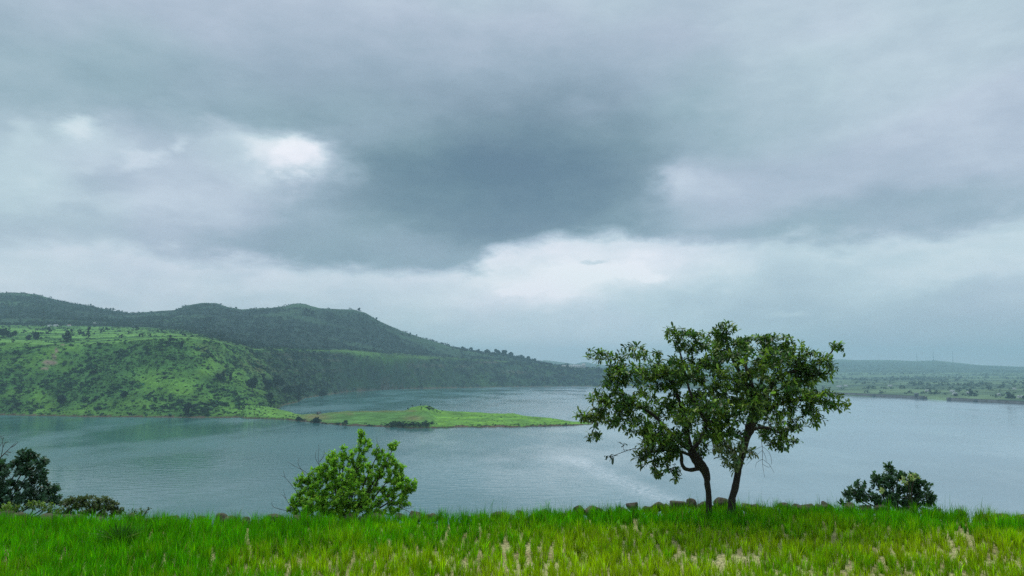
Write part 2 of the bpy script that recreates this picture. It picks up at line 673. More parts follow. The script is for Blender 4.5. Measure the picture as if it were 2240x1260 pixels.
    sm = N(t, 'ShaderNodeMapRange', interpolation_type='SMOOTHSTEP')
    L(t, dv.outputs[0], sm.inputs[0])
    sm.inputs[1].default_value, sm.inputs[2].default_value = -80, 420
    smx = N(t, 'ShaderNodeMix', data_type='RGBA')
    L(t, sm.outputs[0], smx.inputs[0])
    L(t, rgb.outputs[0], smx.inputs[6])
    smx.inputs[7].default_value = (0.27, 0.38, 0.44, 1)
    glint_mx = N(t, 'ShaderNodeMix', data_type='RGBA')
    L(t, lane, glint_mx.inputs[0])
    L(t, mul_var(t, smx.outputs[2], tnoise(t, 1.0, 3, vec=mp(0.004, 0.004)), 0.9, 1.15), glint_mx.inputs[6])
    glint_mx.inputs[7].default_value = (0.8, 0.85, 0.9, 1)
    L(t, glint_mx.outputs[2], bs.inputs['Base Color'])
    return m


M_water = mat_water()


def mat_soil():
    m, t, bs = mat_new('dry paddy mud')
    n = tnoise(t, 1.2, 4)
    cr = N(t, 'ShaderNodeValToRGB')
    L(t, n.outputs[0], cr.inputs[0])
    e = cr.color_ramp.elements
    e[0].position, e[0].color = 0.35, (0.36, 0.31, 0.13, 1)
    e[1].position, e[1].color = 0.65, (0.62, 0.58, 0.28, 1)
    vo = N(t, 'ShaderNodeTexVoronoi', feature='DISTANCE_TO_EDGE')
    vo.inputs['Scale'].default_value = 9
    tc = N(t, 'ShaderNodeTexCoord')
    wv = tnoise(t, 6, 3)
    av = N(t, 'ShaderNodeVectorMath', operation='MULTIPLY_ADD')
    L(t, wv.outputs['Color'], av.inputs[0])
    av.inputs[1].default_value = (0.12, 0.12, 0.12)
    L(t, tc.outputs['Object'], av.inputs[2])
    L(t, av.outputs[0], vo.inputs['Vector'])
    mr = N(t, 'ShaderNodeMapRange')
    L(t, vo.outputs['Distance'], mr.inputs[0])
    mr.inputs[1].default_value, mr.inputs[2].default_value = 0.0, 0.05
    mr.inputs[3].default_value, mr.inputs[4].default_value = 0.35, 1.0
    vm = N(t, 'ShaderNodeVectorMath', operation='SCALE')
    L(t, cr.outputs[0], vm.inputs[0])
    L(t, mr.outputs[0], vm.inputs['Scale'])
    c = mul_var(t, vm.outputs[0], tnoise(t, 25, 4), 0.75, 1.2)
    L(t, c, bs.inputs['Base Color'])
    bs.inputs['Roughness'].default_value = 0.95
    bp = N(t, 'ShaderNodeBump')
    bp.inputs['Strength'].default_value = 0.9
    bp.inputs['Distance'].default_value = 0.02
    L(t, mr.outputs[0], bp.inputs['Height'])
    L(t, bp.outputs[0], bs.inputs['Normal'])
    return m


M_soil = mat_soil()

# ------------------------------------------------------------------ water
W = 9000
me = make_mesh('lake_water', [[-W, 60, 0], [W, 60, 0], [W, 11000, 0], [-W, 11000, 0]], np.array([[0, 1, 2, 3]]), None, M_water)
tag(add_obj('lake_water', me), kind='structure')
# lake bed and land that closes the world underneath
me = make_mesh('lake_bed', [[-W, -400, -5], [W, -400, -5], [W, 11000, -5], [-W, 11000, -5]], np.array([[0, 1, 2, 3]]), np.array([0.05, 0.06, 0.04]), M_farland)
tag(add_obj('lake_bed', me), kind='structure')


# ------------------------------------------------------------------ terrain built from measured crest lines
def tslope(y):
    b = (630.0 - y) / F
    return (sp + b * cp) / (cp - b * sp)


def xcorr(x, ytyp):
    b = (630.0 - ytyp) / F
    return 1120 + (x - 1120) * (cp - b * sp) / HD


HD = cp + (175.0 / F) * sp


def curve(pts):
    xs = np.array(pts[::2], float)
    ys = np.array(pts[1::2], float)
    return lambda x: np.interp(x, xs, ys)


def rz_interp(R, K, ZK):
    """R (rows,), K (nk, cols) increasing distances, ZK (nk, cols) -> (rows, cols)"""
    out = np.zeros((len(R), K.shape[1]))
    for j in range(K.shape[1]):
        out[:, j] = np.interp(R, K[:, j], ZK[:, j])
    return out


def grid_faces(nr, nc):
    i = np.arange(nr - 1)[:, None] * nc + np.arange(nc - 1)[None, :]
    i = i.ravel()
    return np.stack([i, i + 1, i + nc + 1, i + nc], 1)


def smooth_rows(Z, k, n=1):
    for _ in range(n):
        P = np.pad(Z, ((k, k), (0, 0)), mode='edge')
        Z = np.mean([P[i:i + Z.shape[0]] for i in range(2 * k + 1)], axis=0)
    return Z


class Land:
    """height field on a fan of columns (x pixel) and rows (distance)"""
    def __init__(self, cols, rows, Z):
        self.cols, self.rows, self.Z = cols, rows, Z
        S = (cols - 1120) / F / HD
        self.X = rows[:, None] * S[None, :]
        self.Yg = np.repeat(rows[:, None], len(cols), 1)

    def height(self, X, Y):
        c = np.interp(1120 + X / Y * F * HD, self.cols, np.arange(len(self.cols)))
        r = np.interp(Y, self.rows, np.arange(len(self.rows)))
        c0 = np.clip(np.floor(c).astype(int), 0, len(self.cols) - 2)
        r0 = np.clip(np.floor(r).astype(int), 0, len(self.rows) - 2)
        fc, fr = c - c0, r - r0
        Z = self.Z
        return ((Z[r0, c0] * (1 - fc) + Z[r0, c0 + 1] * fc) * (1 - fr) + (Z[r0 + 1, c0] * (1 - fc) + Z[r0 + 1, c0 + 1] * fc) * fr)

    def verts(self):
        return np.stack([self.X, self.Yg, self.Z], -1).reshape(-1, 3)


# --- main hills on the left
cols = np.arange(-620, 1560, 4.0)
rows = np.exp(np.linspace(math.log(860), math.log(5200), 430))
y0 = curve([-620, 902, 0, 908, 200, 912, 500, 914, 575, 912, 600, 900, 620, 886, 650, 880, 665, 871, 700, 866, 760, 857, 850, 852, 1000, 848.5, 1150, 846, 1330, 845, 1560, 846])
y1 = curve([-620, 840, 0, 832, 300, 830, 500, 838, 560, 848, 620, 848, 700, 828, 850, 815, 1000, 813, 1200, 822, 1330, 828, 1560, 842])
y2 = curve([-620, 742, 0, 746, 120, 752, 180, 751, 250, 746, 350, 739, 420, 739, 470, 746, 520, 757, 560, 764, 640, 765, 760, 766, 860, 775, 950, 783, 1050, 786, 1150, 795, 1250, 804, 1330, 808, 1560, 838])
r2 = curve([-620, 1180, 0, 1150, 350, 1160, 450, 1220, 520, 1400, 560, 1550, 640, 1800, 700, 1930, 850, 2150, 1000, 2480, 1150, 2720, 1330, 2800, 1560, 2800])
y3 = curve([-620, 708, 0, 712, 150, 712, 300, 716, 400, 722, 500, 742, 560, 755, 640, 761, 760, 763, 860, 772, 1050, 784, 1150, 793, 1250, 803, 1330, 807, 1560, 836])
r3 = curve([-620, 1900, 400, 1900, 500, 1900, 560, 1850, 640, 1980, 760, 2250, 860, 2350, 1050, 2700, 1330, 2900, 1560, 2950])
y4 = curve([-620, 655, -200, 648, 0, 639, 50, 639, 80, 643, 110, 652, 150, 661, 200, 669, 250, 679, 285, 684, 330, 681, 380, 677, 405, 668, 440, 661, 475, 662, 500, 671, 530, 675, 600, 671, 625, 667, 640, 663, 655, 661.5, 668, 663, 680, 667, 700, 672, 775, 675, 800, 682, 830, 700, 880, 722, 920, 736, 960, 748, 1000, 760, 1050, 768, 1100, 773, 1150, 784, 1180, 793, 1220, 801, 1280, 805, 1330, 806, 1560, 835])
r4 = curve([-620, 3000, 400, 3000, 600, 2900, 800, 2800, 1000, 2850, 1150, 2950, 1560, 3050])
xc0, xc2, xc4 = xcorr(cols, 880), xcorr(cols, 770), xcorr(cols, 680)
S0 = EYE / -tslope(y0(xc0))
R2, R3, R4 = r2(xc2), r3(xc2), r4(xc4)
R1 = S0 + (R2 - S0) * 0.42
Z1 = EYE + tslope(y1(xc0)) * R1
Z2 = EYE + tslope(y2(xc2)) * R2
Z3 = EYE + tslope(y3(xc2)) * R3
Z4 = EYE + tslope(y4(xc4)) * R4
K = np.stack([S0 - 60, S0, S0 + 6, R1, R2, R2 + 25, R3, R3 + 0.4 * (R4 - R3), R4, R4 + 350, R4 + 1500])
ZK = np.stack([S0 * 0 - 4, S0 * 0, S0 * 0 + 2.2, Z1, Z2, Z2 + 1.0, Z3, Z3 + 0.34 * (Z4 - Z3), Z4, Z4 - 45, Z4 * 0 + 10])
Zm = rz_interp(rows, K, ZK)
Zs = smooth_rows(Zm, 2, 2)
shore_fade = sstep(0, 25, rows[:, None] - S0[None, :])
Zm = Zm * (1 - shore_fade) + Zs * shore_fade
land = Land(cols, rows, Zm)
Xg, Yg = land.X, land.Yg
t02 = np.clip((Yg - S0[None]) / (R2 - S0)[None], 0, 1)          # 0 at the shore, 1 at the terrace lip
slope_zone = sstep(0.03, 0.2, t02) * (1 - sstep(0.86, 1.0, t02))
gul = 1 - np.abs(fbm(Xg / 90 + 3 * fbm(Xg / 300, Yg / 300, 2, 5), Yg / 420, 4, 11) * 2 - 1) * 2.2
land.Z = land.Z - slope_zone * sstep(0.3, 1.0, gul) * 8
land.Z += slope_zone * (fbm(Xg / 28, Yg / 28, 4, 21) - 0.5) * 7
plat = (Yg > R2[None] + 20) & (Yg < R3[None])
land.Z += np.where(plat, (fbm(Xg / 120, Yg / 120, 3, 31) - 0.5) * 4, 0)
upz = sstep(0, 200, Yg - R3[None]) * sstep(0, 250, R4[None] - Yg)
land.Z += upz * (fbm(Xg / 160, Yg / 160, 5, 41) - 0.5) * 26
land.Z += sstep(-150, 0, Yg - R4[None]) * (fbm(Xg / 30, Yg / 60, 3, 51) - 0.5) * 3

# where things are bright grass: blobs (x, y, rx, ry, tilt, weight) found in the photograph, carried onto the slope
LUSH = [(92, 872, 18, 40, -35, 1), (150, 903, 100, 8, 0, .9), (55, 790, 60, 22, 0, .6), (150, 803, 30, 12, 0, .6), (462, 800, 12, 32, 40, 1), (520, 836, 42, 14, 8, .6),
        (330, 835, 50, 14, 10, .7), (395, 850, 60, 16, 8, .7), (470, 872, 60, 14, 0, .7), (600, 897, 60, 12, 4, 1), (560, 882, 70, 12, 0, .9), (300, 880, 70, 12, 0, .8),
        (280, 905, 60, 7, 0, .8), (25, 862, 30, 8, 0, .8), (345, 905, 40, 7, 0, .8), (120, 765, 60, 10, 0, .6), (430, 760, 22, 16, 30, .8), (70, 818, 20, 10, 0, .6),
        (560, 815, 60, 10, 5, .4), (190, 890, 30, 10, 0, .7), (260, 755, 30, 8, 0, .6), (225, 815, 30, 5, 0, .5), (340, 810, 20, 5, 0, .5), (20, 760, 60, 14, 0, .7), (520, 820, 60, 12, 22, .8), (575, 862, 60, 14, 20, .9), (540, 895, 70, 12, 4, .9), (500, 905, 60, 8, 0, .8)]
DARK = [(45, 768, 30, 6, 0, 1), (150, 776, 20, 8, 0, 1), (225, 835, 60, 26, 20, 1), (330, 770, 110, 22, 0, .8), (95, 835, 40, 16, 0, .9), (140, 845, 30, 22, 0, .9),
        (400, 907, 50, 6, 0, 1), (30, 895, 40, 14, 0, .9), (400, 890, 18, 12, 0, 1), (280, 795, 60, 14, 0, .8), (20, 830, 30, 20, 0, .7), (520, 870, 30, 8, 0, .5)]


def blobmap(px, py, L_):
    s = np.zeros(px.shape)
    for (x, y, rx, ry, tl, w) in L_:
        c, sn = math.cos(math.radians(tl)), math.sin(math.radians(tl))
        dx, dy = px - x, py - y
        u, v = (dx * c + dy * sn) / rx, (-dx * sn + dy * c) / ry
        s = np.maximum(s, w * np.exp(-0.7 * (u * u + v * v)))
    return s


def land_masks(X, Y, Z):
    P = np.stack([X, Y, Z], -1)
    px, py = project(P)
    c = 1120 + X / Y * F * HD
    s0, rr2, rr3, rr4 = (np.interp(c, cols, a) for a in (S0, R2, R3, R4))
    n = fbm(X / 45, Y / 70, 4, 61)
    lush = blobmap(px + (fbm(X / 20, Y / 20, 3, 71) - 0.5) * 40, py + (fbm(X / 20, Y / 20, 3, 72) - 0.5) * 24, LUSH)
    dark = blobmap(px, py, DARK)
    t = (Y - s0) / (rr2 - s0)
    near = 1 - sstep(520, 640, px + (py - 800) * 0.3)
    zone_slope = (t > 0) & (t < 1)
    zone_plat = (Y >= rr2) & (Y < rr3)
    return px, py, n, lush, dark, t, near, zone_slope, zone_plat, rr3, rr4


px, py, n, lush, dark, t_, near, zs_, zp_, rr3, rr4 = land_masks(land.X, land.Yg, land.Z)
c_mid = np.array([0.054, 0.148, 0.036])
c_lush = np.array([0.115, 0.265, 0.040])
c_field = np.array([0.150, 0.330, 0.070])
c_forest = np.array([0.015, 0.036, 0.028])
c_rock = np.array([0.115, 0.095, 0.075])
colr = np.zeros(land.Z.shape + (3,)) + c_forest
k = np.clip(lush + sstep(0.52, 0.7, n) * 0.4 - dark * 0.6, 0, 1)[..., None]
slope_c = c_mid * (1 - k) + c_lush * k
far_c = np.array([0.024, 0.060, 0.028]) * (1 - k * 0.5) + c_lush * 0.6 * k * 0.5
slope_c = slope_c * near[..., None] + far_c * (1 - near[..., None])
colr = np.where(zs_[..., None], slope_c, colr)
# strata and red earth on the steep parts to the right
cl_ = (np.exp(-((t_ - .90) / .045) ** 2) + .8 * np.exp(-((t_ - .52 - .1 * (fbm(land.X / 200, land.X * 0, 2, 84) - .5)) / .03) ** 2)) * (1 - near) * zs_ * sstep(.3, .5, fbm(land.X / 60, land.Yg / 200, 3, 85))
colr = colr * (1 - .8 * np.clip(cl_, 0, 1)[..., None]) + np.array([0.022, 0.030, 0.026]) * .8 * np.clip(cl_, 0, 1)[..., None]
strata = sstep(0.62, 0.8, fbm(land.X / 90, land.Z / 5.0, 3, 81)) * sstep(0.25, 0.5, t_) * (1 - near) * zs_
colr = colr * (1 - 0.6 * strata[..., None]) + c_rock * 0.6 * strata[..., None]
red = blobmap(px, py, [(560, 800, 34, 12, 20, 1), (460, 768, 22, 12, 20, .8), (545, 775, 18, 6, 10, .7), (488, 822, 10, 14, 0, .6), (432, 764, 6, 5, 0, .8)]) * sstep(0.35, 0.6, fbm(land.X / 9, land.Yg / 12, 3, 83))
colr = colr * (1 - 0.55 * red[..., None]) + np.array([0.15, 0.085, 0.065]) * 0.55 * red[..., None]
# plateau fields: strips of lighter and darker crops, hedges
strip = fbm(land.X / 160, land.Yg / 26, 3, 91)
kf = sstep(0.36, 0.58, strip)[..., None]
fade_p = (sstep(0, 1, (560 - px) / 260))[..., None]
plat_c = (c_mid * (1 - kf) + c_field * kf)
plat_c = plat_c * (0.35 + 0.65 * fade_p)
fore = sstep(0.45, 0.95, (land.Yg - R2[None]) / (R3 - R2)[None] - 0.45 * sstep(520, 330, px) + (fbm(land.X / 120, land.Yg / 120, 3, 93) - 0.5) * 0.9)[..., None]
plat_c = plat_c * (1 - fore * 0.8) + c_forest * fore * 0.8
colr = np.where(zp_[..., None], plat_c, colr)
lip = np.exp(-((land.Yg - R2[None] - 12) / 16) ** 2) * (land.Yg > 1) * sstep(1100, 700, px)
colr = colr * (1 - 0.75 * lip[..., None]) + c_field * np.where(px > 560, 0.8, 1.0)[..., None] * 0.75 * lip[..., None]
# forest slope with paler clearings
clr = sstep(0.56, 0.72, fbm(land.X / 260, land.Yg / 90, 4, 95)) * (land.Yg > rr3) * (land.Yg < rr4 + 30)
top = np.exp(-((land.Yg - rr4) / 90) ** 2)
kk = np.clip(clr * 0.5 + top * 0.45 + blobmap(px, py, [(25, 663, 50, 5, 2, .8), (90, 667, 40, 4, 3, .5), (370, 700, 30, 6, 0, 1), (470, 672, 60, 5, 0, .5), (30, 650, 70, 12, 0, .35), (650, 668, 40, 6, 0, .5)]), 0, 1)[..., None]
colr = np.where((land.Yg > rr3)[..., None], colr * (1 - kk) + np.array([0.05, 0.11, 0.055]) * kk, colr)
# bare shore line
shore = ((land.Z < 1.4))[..., None]
colr = np.where(shore, np.array([0.10, 0.075, 0.05]), colr)
# pale gully scar with rock steps at the left
scar = blobmap(px, py, [(123, 767, 4, 6, -10, 1), (109, 793, 17, 6, 0, 1), (98, 806, 12, 4, -8, .8), (118, 780, 5, 9, -25, .8), (137, 754, 6, 2, 0, .8)])
scar = sstep(0.35, 0.7, scar)[..., None]
colr = colr * (1 - scar) + np.array([0.24, 0.19, 0.14]) * scar
me = make_mesh('left_hills', land.verts(), grid_faces(len(rows), len(cols)), colr.reshape(-1, 3), M_hill, True)
tag(add_obj('left_hills', me), kind='structure')

# --- the long low peninsula
pc = np.arange(520, 1312, 1.6)
pr = np.linspace(700, 1120, 270)
py0 = curve([520, 915, 560, 916, 620, 918, 650, 921, 700, 926, 760, 931, 850, 934.5, 900, 937, 950, 936.5, 1000, 935, 1100, 935, 1200, 933, 1262, 931, 1312, 930])
pyc = curve([520, 885, 560, 887, 600, 893, 640, 903, 660, 906.5, 700, 905, 740, 901, 760, 898.5, 860, 898.5, 888, 897, 900, 891, 915, 887, 930, 886.5, 945, 890, 958, 897, 985, 900, 1040, 902, 1100, 905, 1112, 903.5, 1125, 904, 1140, 908, 1200, 914, 1250, 922, 1290, 928, 1312, 930])
pz = curve([520, 16, 560, 12, 600, 8, 640, 4, 700, 4, 760, 8, 860, 8, 888, 8.5, 900, 12, 925, 17, 945, 14, 958, 9, 985, 8, 1100, 7, 1200, 4, 1290, 0.8, 1312, -1.5])
x0 = xcorr(pc, 915)
A0 = EYE / -tslope(py0(x0))
jit = (fbm(pc / 14, pc * 0, 4, 5) - 0.5) * 14
A0 = A0 + jit
ZC = pz(x0)
AC = (EYE - ZC) / -tslope(pyc(x0))
AC = np.maximum(AC, A0 + 25)
lipz = np.interp(x0, [520, 640, 700, 840, 856, 940, 952, 1000, 1200, 1262, 1312], [3, 2.5, 1.2, 1.2, 4.5, 4.5, 1.6, 1.8, 1.6, .8, -2])
K = np.stack([A0 - 30, A0, A0 + 2.5, A0 + 7, AC - 12, AC, AC + 30 + ZC, AC + 75])
ZK = np.stack([A0 * 0 - 4, A0 * 0 - 0.1, lipz * 0.8, lipz, ZC * 0.9 + 0.1 * lipz, ZC, ZC * 0, ZC * 0 - 4])
Zp = rz_interp(pr, K, ZK)
pen = Land(pc, pr, Zp)
inl = (pen.Z > 0.6)
pen.Z += np.where(inl, (fbm(pen.X / 22, pen.Yg / 22, 4, 15) - 0.5) * 1.6, 0)
edge = np.minimum(sstep(520, 545, pc), 1)
pen.Z = pen.Z * edge[None] - 4 * (1 - edge[None])
ppx, ppy = project(np.stack([pen.X, pen.Yg, pen.Z], -1))
nn = fbm(pen.X / 12, pen.Yg / 12, 4, 25)
cA = np.array([0.090, 0.215, 0.050])
cB = np.array([0.150, 0.330, 0.045])
mixr = sstep(930, 960, ppx + (nn - 0.5) * 20)
mixr = np.maximum(mixr, (1 - sstep(640, 665, ppx + (ppy - 905) * 0.8)) * (0.3 + 0.6 * sstep(545, 620, ppx)))
mixr = np.maximum(mixr, blobmap(ppx, ppy, [(925, 890, 40, 8, 0, 1)]))
kp = (mixr * (0.55 + 0.6 * sstep(0.4, 0.65, nn)))[..., None]
pcol = cA * (1 - kp) + cB * kp
dry = blobmap(ppx, ppy, [(690, 912, 28, 7, 0, .9), (820, 899, 60, 2.2, 0, .7), (905, 915, 18, 5, 0, .8), (765, 905, 8, 3, 0, .6), (670, 916, 12, 6, 0, .6), (740, 902, 25, 3, 0, .5), (900, 899, 10, 1.5, 0, .9)])[..., None] * 0.75
pcol = pcol * (1 - dry) + np.array([0.21, 0.145, 0.075]) * dry
bn = fbm(pen.X / 9, pen.Yg / 9, 3, 27)
bank = ((pen.Z < .6 + 1.5 * bn) & (pen.Yg < A0[None] + 9)) | (pen.Z < 0.5)
bcol = np.array([0.045, 0.036, 0.028]) * (1 - bn[..., None]) + np.array([0.15, 0.11, 0.075]) * bn[..., None]
pcol = np.where(bank[..., None], bcol, pcol)
me = make_mesh('peninsula', pen.verts(), grid_faces(len(pr), len(pc)), pcol.reshape(-1, 3), M_pen, True)
tag(add_obj('peninsula', me), kind='structure')

# --- far shore on the right
fc = np.arange(1080, 2950, 8.0)
fr = np.exp(np.linspace(math.log(950), math.log(10600), 270))
fy0 = curve([1080, 846, 1400, 846.5, 1600, 852, 1800, 861.5, 1860, 866.0, 2025, 872.6, 2071, 875.3, 2240, 884.2, 2500, 898, 2950, 922])
fy4 = curve([1080, 796, 1160, 796, 1190, 787, 1215, 790, 1245, 794, 1256, 796, 1270, 792.5, 1282, 791, 1296, 795, 1330, 799, 1500, 796, 1700, 790, 1800, 787, 1840, 785, 1870, 787, 1950, 787, 2000, 789, 2045, 787.5, 2085, 792, 2140, 798, 2240, 802, 2500, 801, 2950, 796])
g0 = xcorr(fc, 870)
g4 = xcorr(fc, 790)
B0 = EYE / -tslope(fy0(g0)) + 4 + 900 * sstep(1480, 1330, fc)
BR4 = 8000 + 0 * fc
BZ4 = EYE + tslope(fy4(g4)) * BR4
K = np.stack([B0 - 60, B0, B0 + 10, B0 + 60, BR4 * 0 + 4300, BR4 * 0 + 5200, BR4 * 0 + 5700, BR4, BR4 + 500, BR4 + 2500])
ZK = np.stack([B0 * 0 - 4, B0 * 0, B0 * 0 + 4.5, B0 * 0 + 5, B0 * 0 + 6, B0 * 0 + 22, B0 * 0 + 30, BZ4, BZ4 - 30, B0 * 0])
Zf = smooth_rows(rz_interp(fr, K, ZK), 1, 1)
fland = Land(fc, fr, Zf)
inn = sstep(150, 500, fland.Yg - B0[None])
fland.Z += inn * (fbm(fland.X / 300, fland.Yg / 300, 4, 35) - 0.5) * 9 * sstep(8200, 7700, fland.Yg)
fland.Z = np.where((fland.Z < 2) & (fland.Yg > B0[None] + 12) & (fland.Yg < 8000), 2, fland.Z)
s1 = fbm(fland.X / 420, fland.Yg / 160, 4, 45)
kf = sstep(0.38, 0.62, s1)[..., None]
fcol = np.array([0.05, 0.09, 0.06]) * (1 - kf) + np.array([0.13, 0.205, 0.105]) * kf
fr_z = fland.Z[..., None]
fo = np.array([0.035, 0.07, 0.045])
hillm = (sstep(5200, 5500, fland.Yg) * 0.8)[..., None]
fcol = fcol * (1 - hillm) + fo * hillm
topm = (np.exp(-((fland.Yg - 7900) / 350) ** 2) * 0.7)[..., None]
fcol = fcol * (1 - topm) + np.array([0.10, 0.16, 0.09]) * topm
tb = (np.exp(-((fland.Yg - 5300) / 140) ** 2) * 0.8)[..., None]
fcol = fcol * (1 - tb) + np.array([0.14, 0.22, 0.11]) * tb
me = make_mesh('far_shore_hills', fland.verts(), grid_faces(len(fr), len(fc)), fcol.reshape(-1, 3), M_farland, True)
tag(add_obj('far_shore_hills', me), kind='structure')


# ------------------------------------------------------------------ leaf clumps
def rand_unit(n, r=rng):
    v = r.normal(size=(n, 3))
    return v / np.linalg.norm(v, axis=1, keepdims=True)


def norm(v):
    return v / np.maximum(np.linalg.norm(v, axis=-1, keepdims=True), 1e-9)


def frames(axis, up):
    """rotation matrices whose Y column follows axis and Z column leans to up"""
    a = norm(axis)
    s = norm(np.cross(a, up))
    n_ = np.cross(s, a)
    return np.stack([s, a, n_], -1)


def place(b, TV, T, Q, pos, R, scale, col, shade=None):
    """copy template TV to every pos / R / scale into batch b"""
    n_, m_ = len(pos), len(TV)
    V = np.einsum('nij,mj->nmi', R, TV) * np.asarray(scale).reshape(n_, 1, -1) + pos[:, None, :]
    off = (np.arange(n_) * m_)[:, None, None]
    cc = np.repeat(col, m_, axis=0)
    b.add(V.reshape(-1, 3), None if T is None else (np.asarray(T)[None] + off).reshape(-1, 3),
          None if Q is None else (np.asarray(Q)[None] + off).reshape(-1, 4), cc)


LEAF_D = (np.array([[0, 0, 0], [-.30, .45, .07], [0, 1, -.04], [.30, .45, .07]]), [[0, 2, 1], [0, 3, 2]], None)           # folded diamond
LEAF_O = (np.array([[0, 0, 0], [-.28, .42, .06], [-.26, .74, .05], [0, 1, -.05], [.26, .74, .05], [.28, .42, .06], [0, .58, 0]]),
          [[0, 6, 1], [1, 6, 2], [2, 6, 3], [3, 6, 4], [4, 6, 5], [5, 6, 0]], None)                                         # rounded
LEAF_L = (np.array([[0, 0, 0], [-.07, .15, .01], [.07, .15, .01], [-.16, .50, .05], [0, .5, .0], [.16, .50, .05], [-.15, .80, .0], [0, .8, -.05], [.15, .80, .0], [0, 1, -.13]]),
          [[0, 2, 1], [1, 2, 4], [1, 4, 3], [2, 5, 4], [6, 7, 9], [7, 8, 9]], [[3, 4, 7, 6], [4, 5, 8, 7]])                 # long oblong leaf


def clump_template(nq, seed, flat=0.8):
    """unit bush: nq leaf sprays spread through a lumpy ball, base at z=0"""
    r = np.random.default_rng(seed)
    sub = rand_unit(5, r) * 0.5 * np.array([1, 1, .6])
    sub[:, 2] = np.abs(sub[:, 2]) * 0.9
    k_ = r.integers(0, 5, nq)
    d = rand_unit(nq, r)
    P = sub[k_] + d * (0.52 * r.uniform(0.7, 1.05, nq))[:, None]
    P[:, 2] = np.abs(P[:, 2] + 0.35) * flat
    nrm = norm(d + rand_unit(nq, r) * 0.8)
    t1 = norm(np.cross(nrm, rand_unit(nq, r)))
    t2 = np.cross(nrm, t1)
    s = r.uniform(0.20, 0.36, nq)[:, None]
    V = np.stack([P - t1 * s, P - t2 * s * .8 + nrm * s * .2, P + t1 * s, P + t2 * s * .8 - nrm * s * .1], 1)
    Q = (np.arange(nq) * 4)[:, None] + np.arange(4)[None]
    return V.reshape(-1, 3), Q


CL_N = [clump_template(26, i) for i in range(6)]
CL_F = [clump_template(14, 20 + i, 0.95) for i in range(6)]


def scatter_clumps(b, P, size, col, templ, hs=1.0):
    idx = rng.integers(0, len(templ), len(P))
    ang = rng.uniform(0, 6.28, len(P))
    for k_ in range(len(templ)):
        m_ = idx == k_
        if not m_.any():
            continue
        TV, Q = templ[k_]
        c, s = np.cos(ang[m_]), np.sin(ang[m_])
        z, o = np.zeros_like(c), np.ones_like(c)
        R = np.stack([np.stack([c, -s, z], -1), np.stack([s, c, z], -1), np.stack([z, z, o], -1)], 1)
        sc = size[m_][:, None] * np.array([1, 1, hs])[None]
        place(b, TV, None, Q, P[m_], R, sc, col[m_])


def colors(base, n_, v=0.25, hue=0.12):
    base = np.asarray(base, float)
    f = np.exp(rng.normal(0, v, (n_, 1)))
    h = 1 + rng.normal(0, hue, (n_, 3)) * np.array([1, .4, .8])
    return np.clip(base * f * h, 0.003, 0.9)


# scrub on the near slope and the plateau
def sample_fan(n_, x0_, x1_, r0, r1):
    r = np.sqrt(rng.uniform(r0 * r0, r1 * r1, n_))
    c = rng.uniform(x0_, x1_, n_)
    return r * (c - 1120) / F / HD, r


X, Y = sample_fan(230000, -380, 720, 880, 2050)
Z = land.height(X, Y)
px, py, n, lush, dark, t_, near, zs_, zp_, rr3, rr4 = land_masks(X, Y, Z)
fine = fbm(X / 7, Y / 11, 3, 101)
dens = np.where(zs_, np.clip(0.70 + 0.5 * (dark) - 1.0 * lush + (fine - 0.5) * 2.4 + (0.5 - n) * 0.8, 0.20, 1), 0)
hedge = np.abs(fbm(X / 160, Y / 26, 3, 91) - 0.46) < 0.015
dens = np.where(zp_, np.where(hedge, 0.30, 0.012) + sstep(0.5, 0.9, (Y - 1300) / 700 - 0.5 * sstep(520, 330, px) + (fbm(X / 120, Y / 120, 3, 93) - .5)) * 0.35, dens)
dens *= (Z > 1.5) * np.where(scar_ := (blobmap(px, py, [(123, 767, 5, 8, -10, 1), (109, 793, 18, 6, 0, 1), (98, 806, 12, 4, -8, .8)]) > 0.35), 0.03, 1)
keep = rng.uniform(0, 1, len(X)) < dens * np.where(zs_, 0.62, 0.5)
X, Y, Z, fine, zs_, near = X[keep], Y[keep], Z[keep], fine[keep], zs_[keep], near[keep]
thick = sstep(.45, .62, fbm(X / 15, Y / 26, 4, 181))
size = rng.lognormal(math.log(1.35), 0.42, len(X)) * (1 + 0.6 * thick)
col = colors([0.022, 0.064, 0.030], len(X), 0.4, 0.15)
pale = rng.uniform(0, 1, len(X)) < .7 * (1 - thick)
col[pale] = colors([0.040, 0.110, 0.032], int(pale.sum()), 0.35, 0.15)
b = Batch()
scatter_clumps(b, np.stack([X, Y, Z - 0.3], 1), size, col, CL_N, 0.75)
n_scrub = len(X)
me = b.mesh('hillside_scrub', M_far)
tag(add_obj('hillside_scrub', me), 'dark green thorn scrub scattered over the near left hillside and plateau', 'scrub', kind='stuff')

# forest on the ridges and along the cliff above the far shore
X, Y = sample_fan(110000, -400, 1480, 1250, 3350)
Z = land.height(X, Y)
px, py, n, lush, dark, t_, near, zs_, zp_, rr3, rr4 = land_masks(X, Y, Z)
d_s = np.where(zs_, (1 - near) * np.clip(0.55 + (fbm(X / 40, Y / 60, 4, 111) - 0.5) * 2.5, 0, 1), 0)
clr = sstep(0.56, 0.72, fbm(X / 260, Y / 90, 4, 95))
d_f = np.where((Y > rr3) & (Y < rr4 + 60), 0.85 - 0.75 * clr - 0.8 * np.exp(-((Y - rr4) / 90) ** 2) * sstep(1000, 900, px), 0)
d_f = np.where(zp_, 0.03 + 0.12 * sstep(330, 520, px) + 0.6 * sstep(400, 620, px) * np.clip((Y - np.interp(px, cols, R2)) / 120 - 0.6, 0, 1), np.maximum(d_s, d_f))
keep = (rng.uniform(0, 1, len(X)) < d_f * 0.36) & (Z > 2)
X, Y, Z, zs_ = X[keep], Y[keep], Z[keep], zs_[keep]
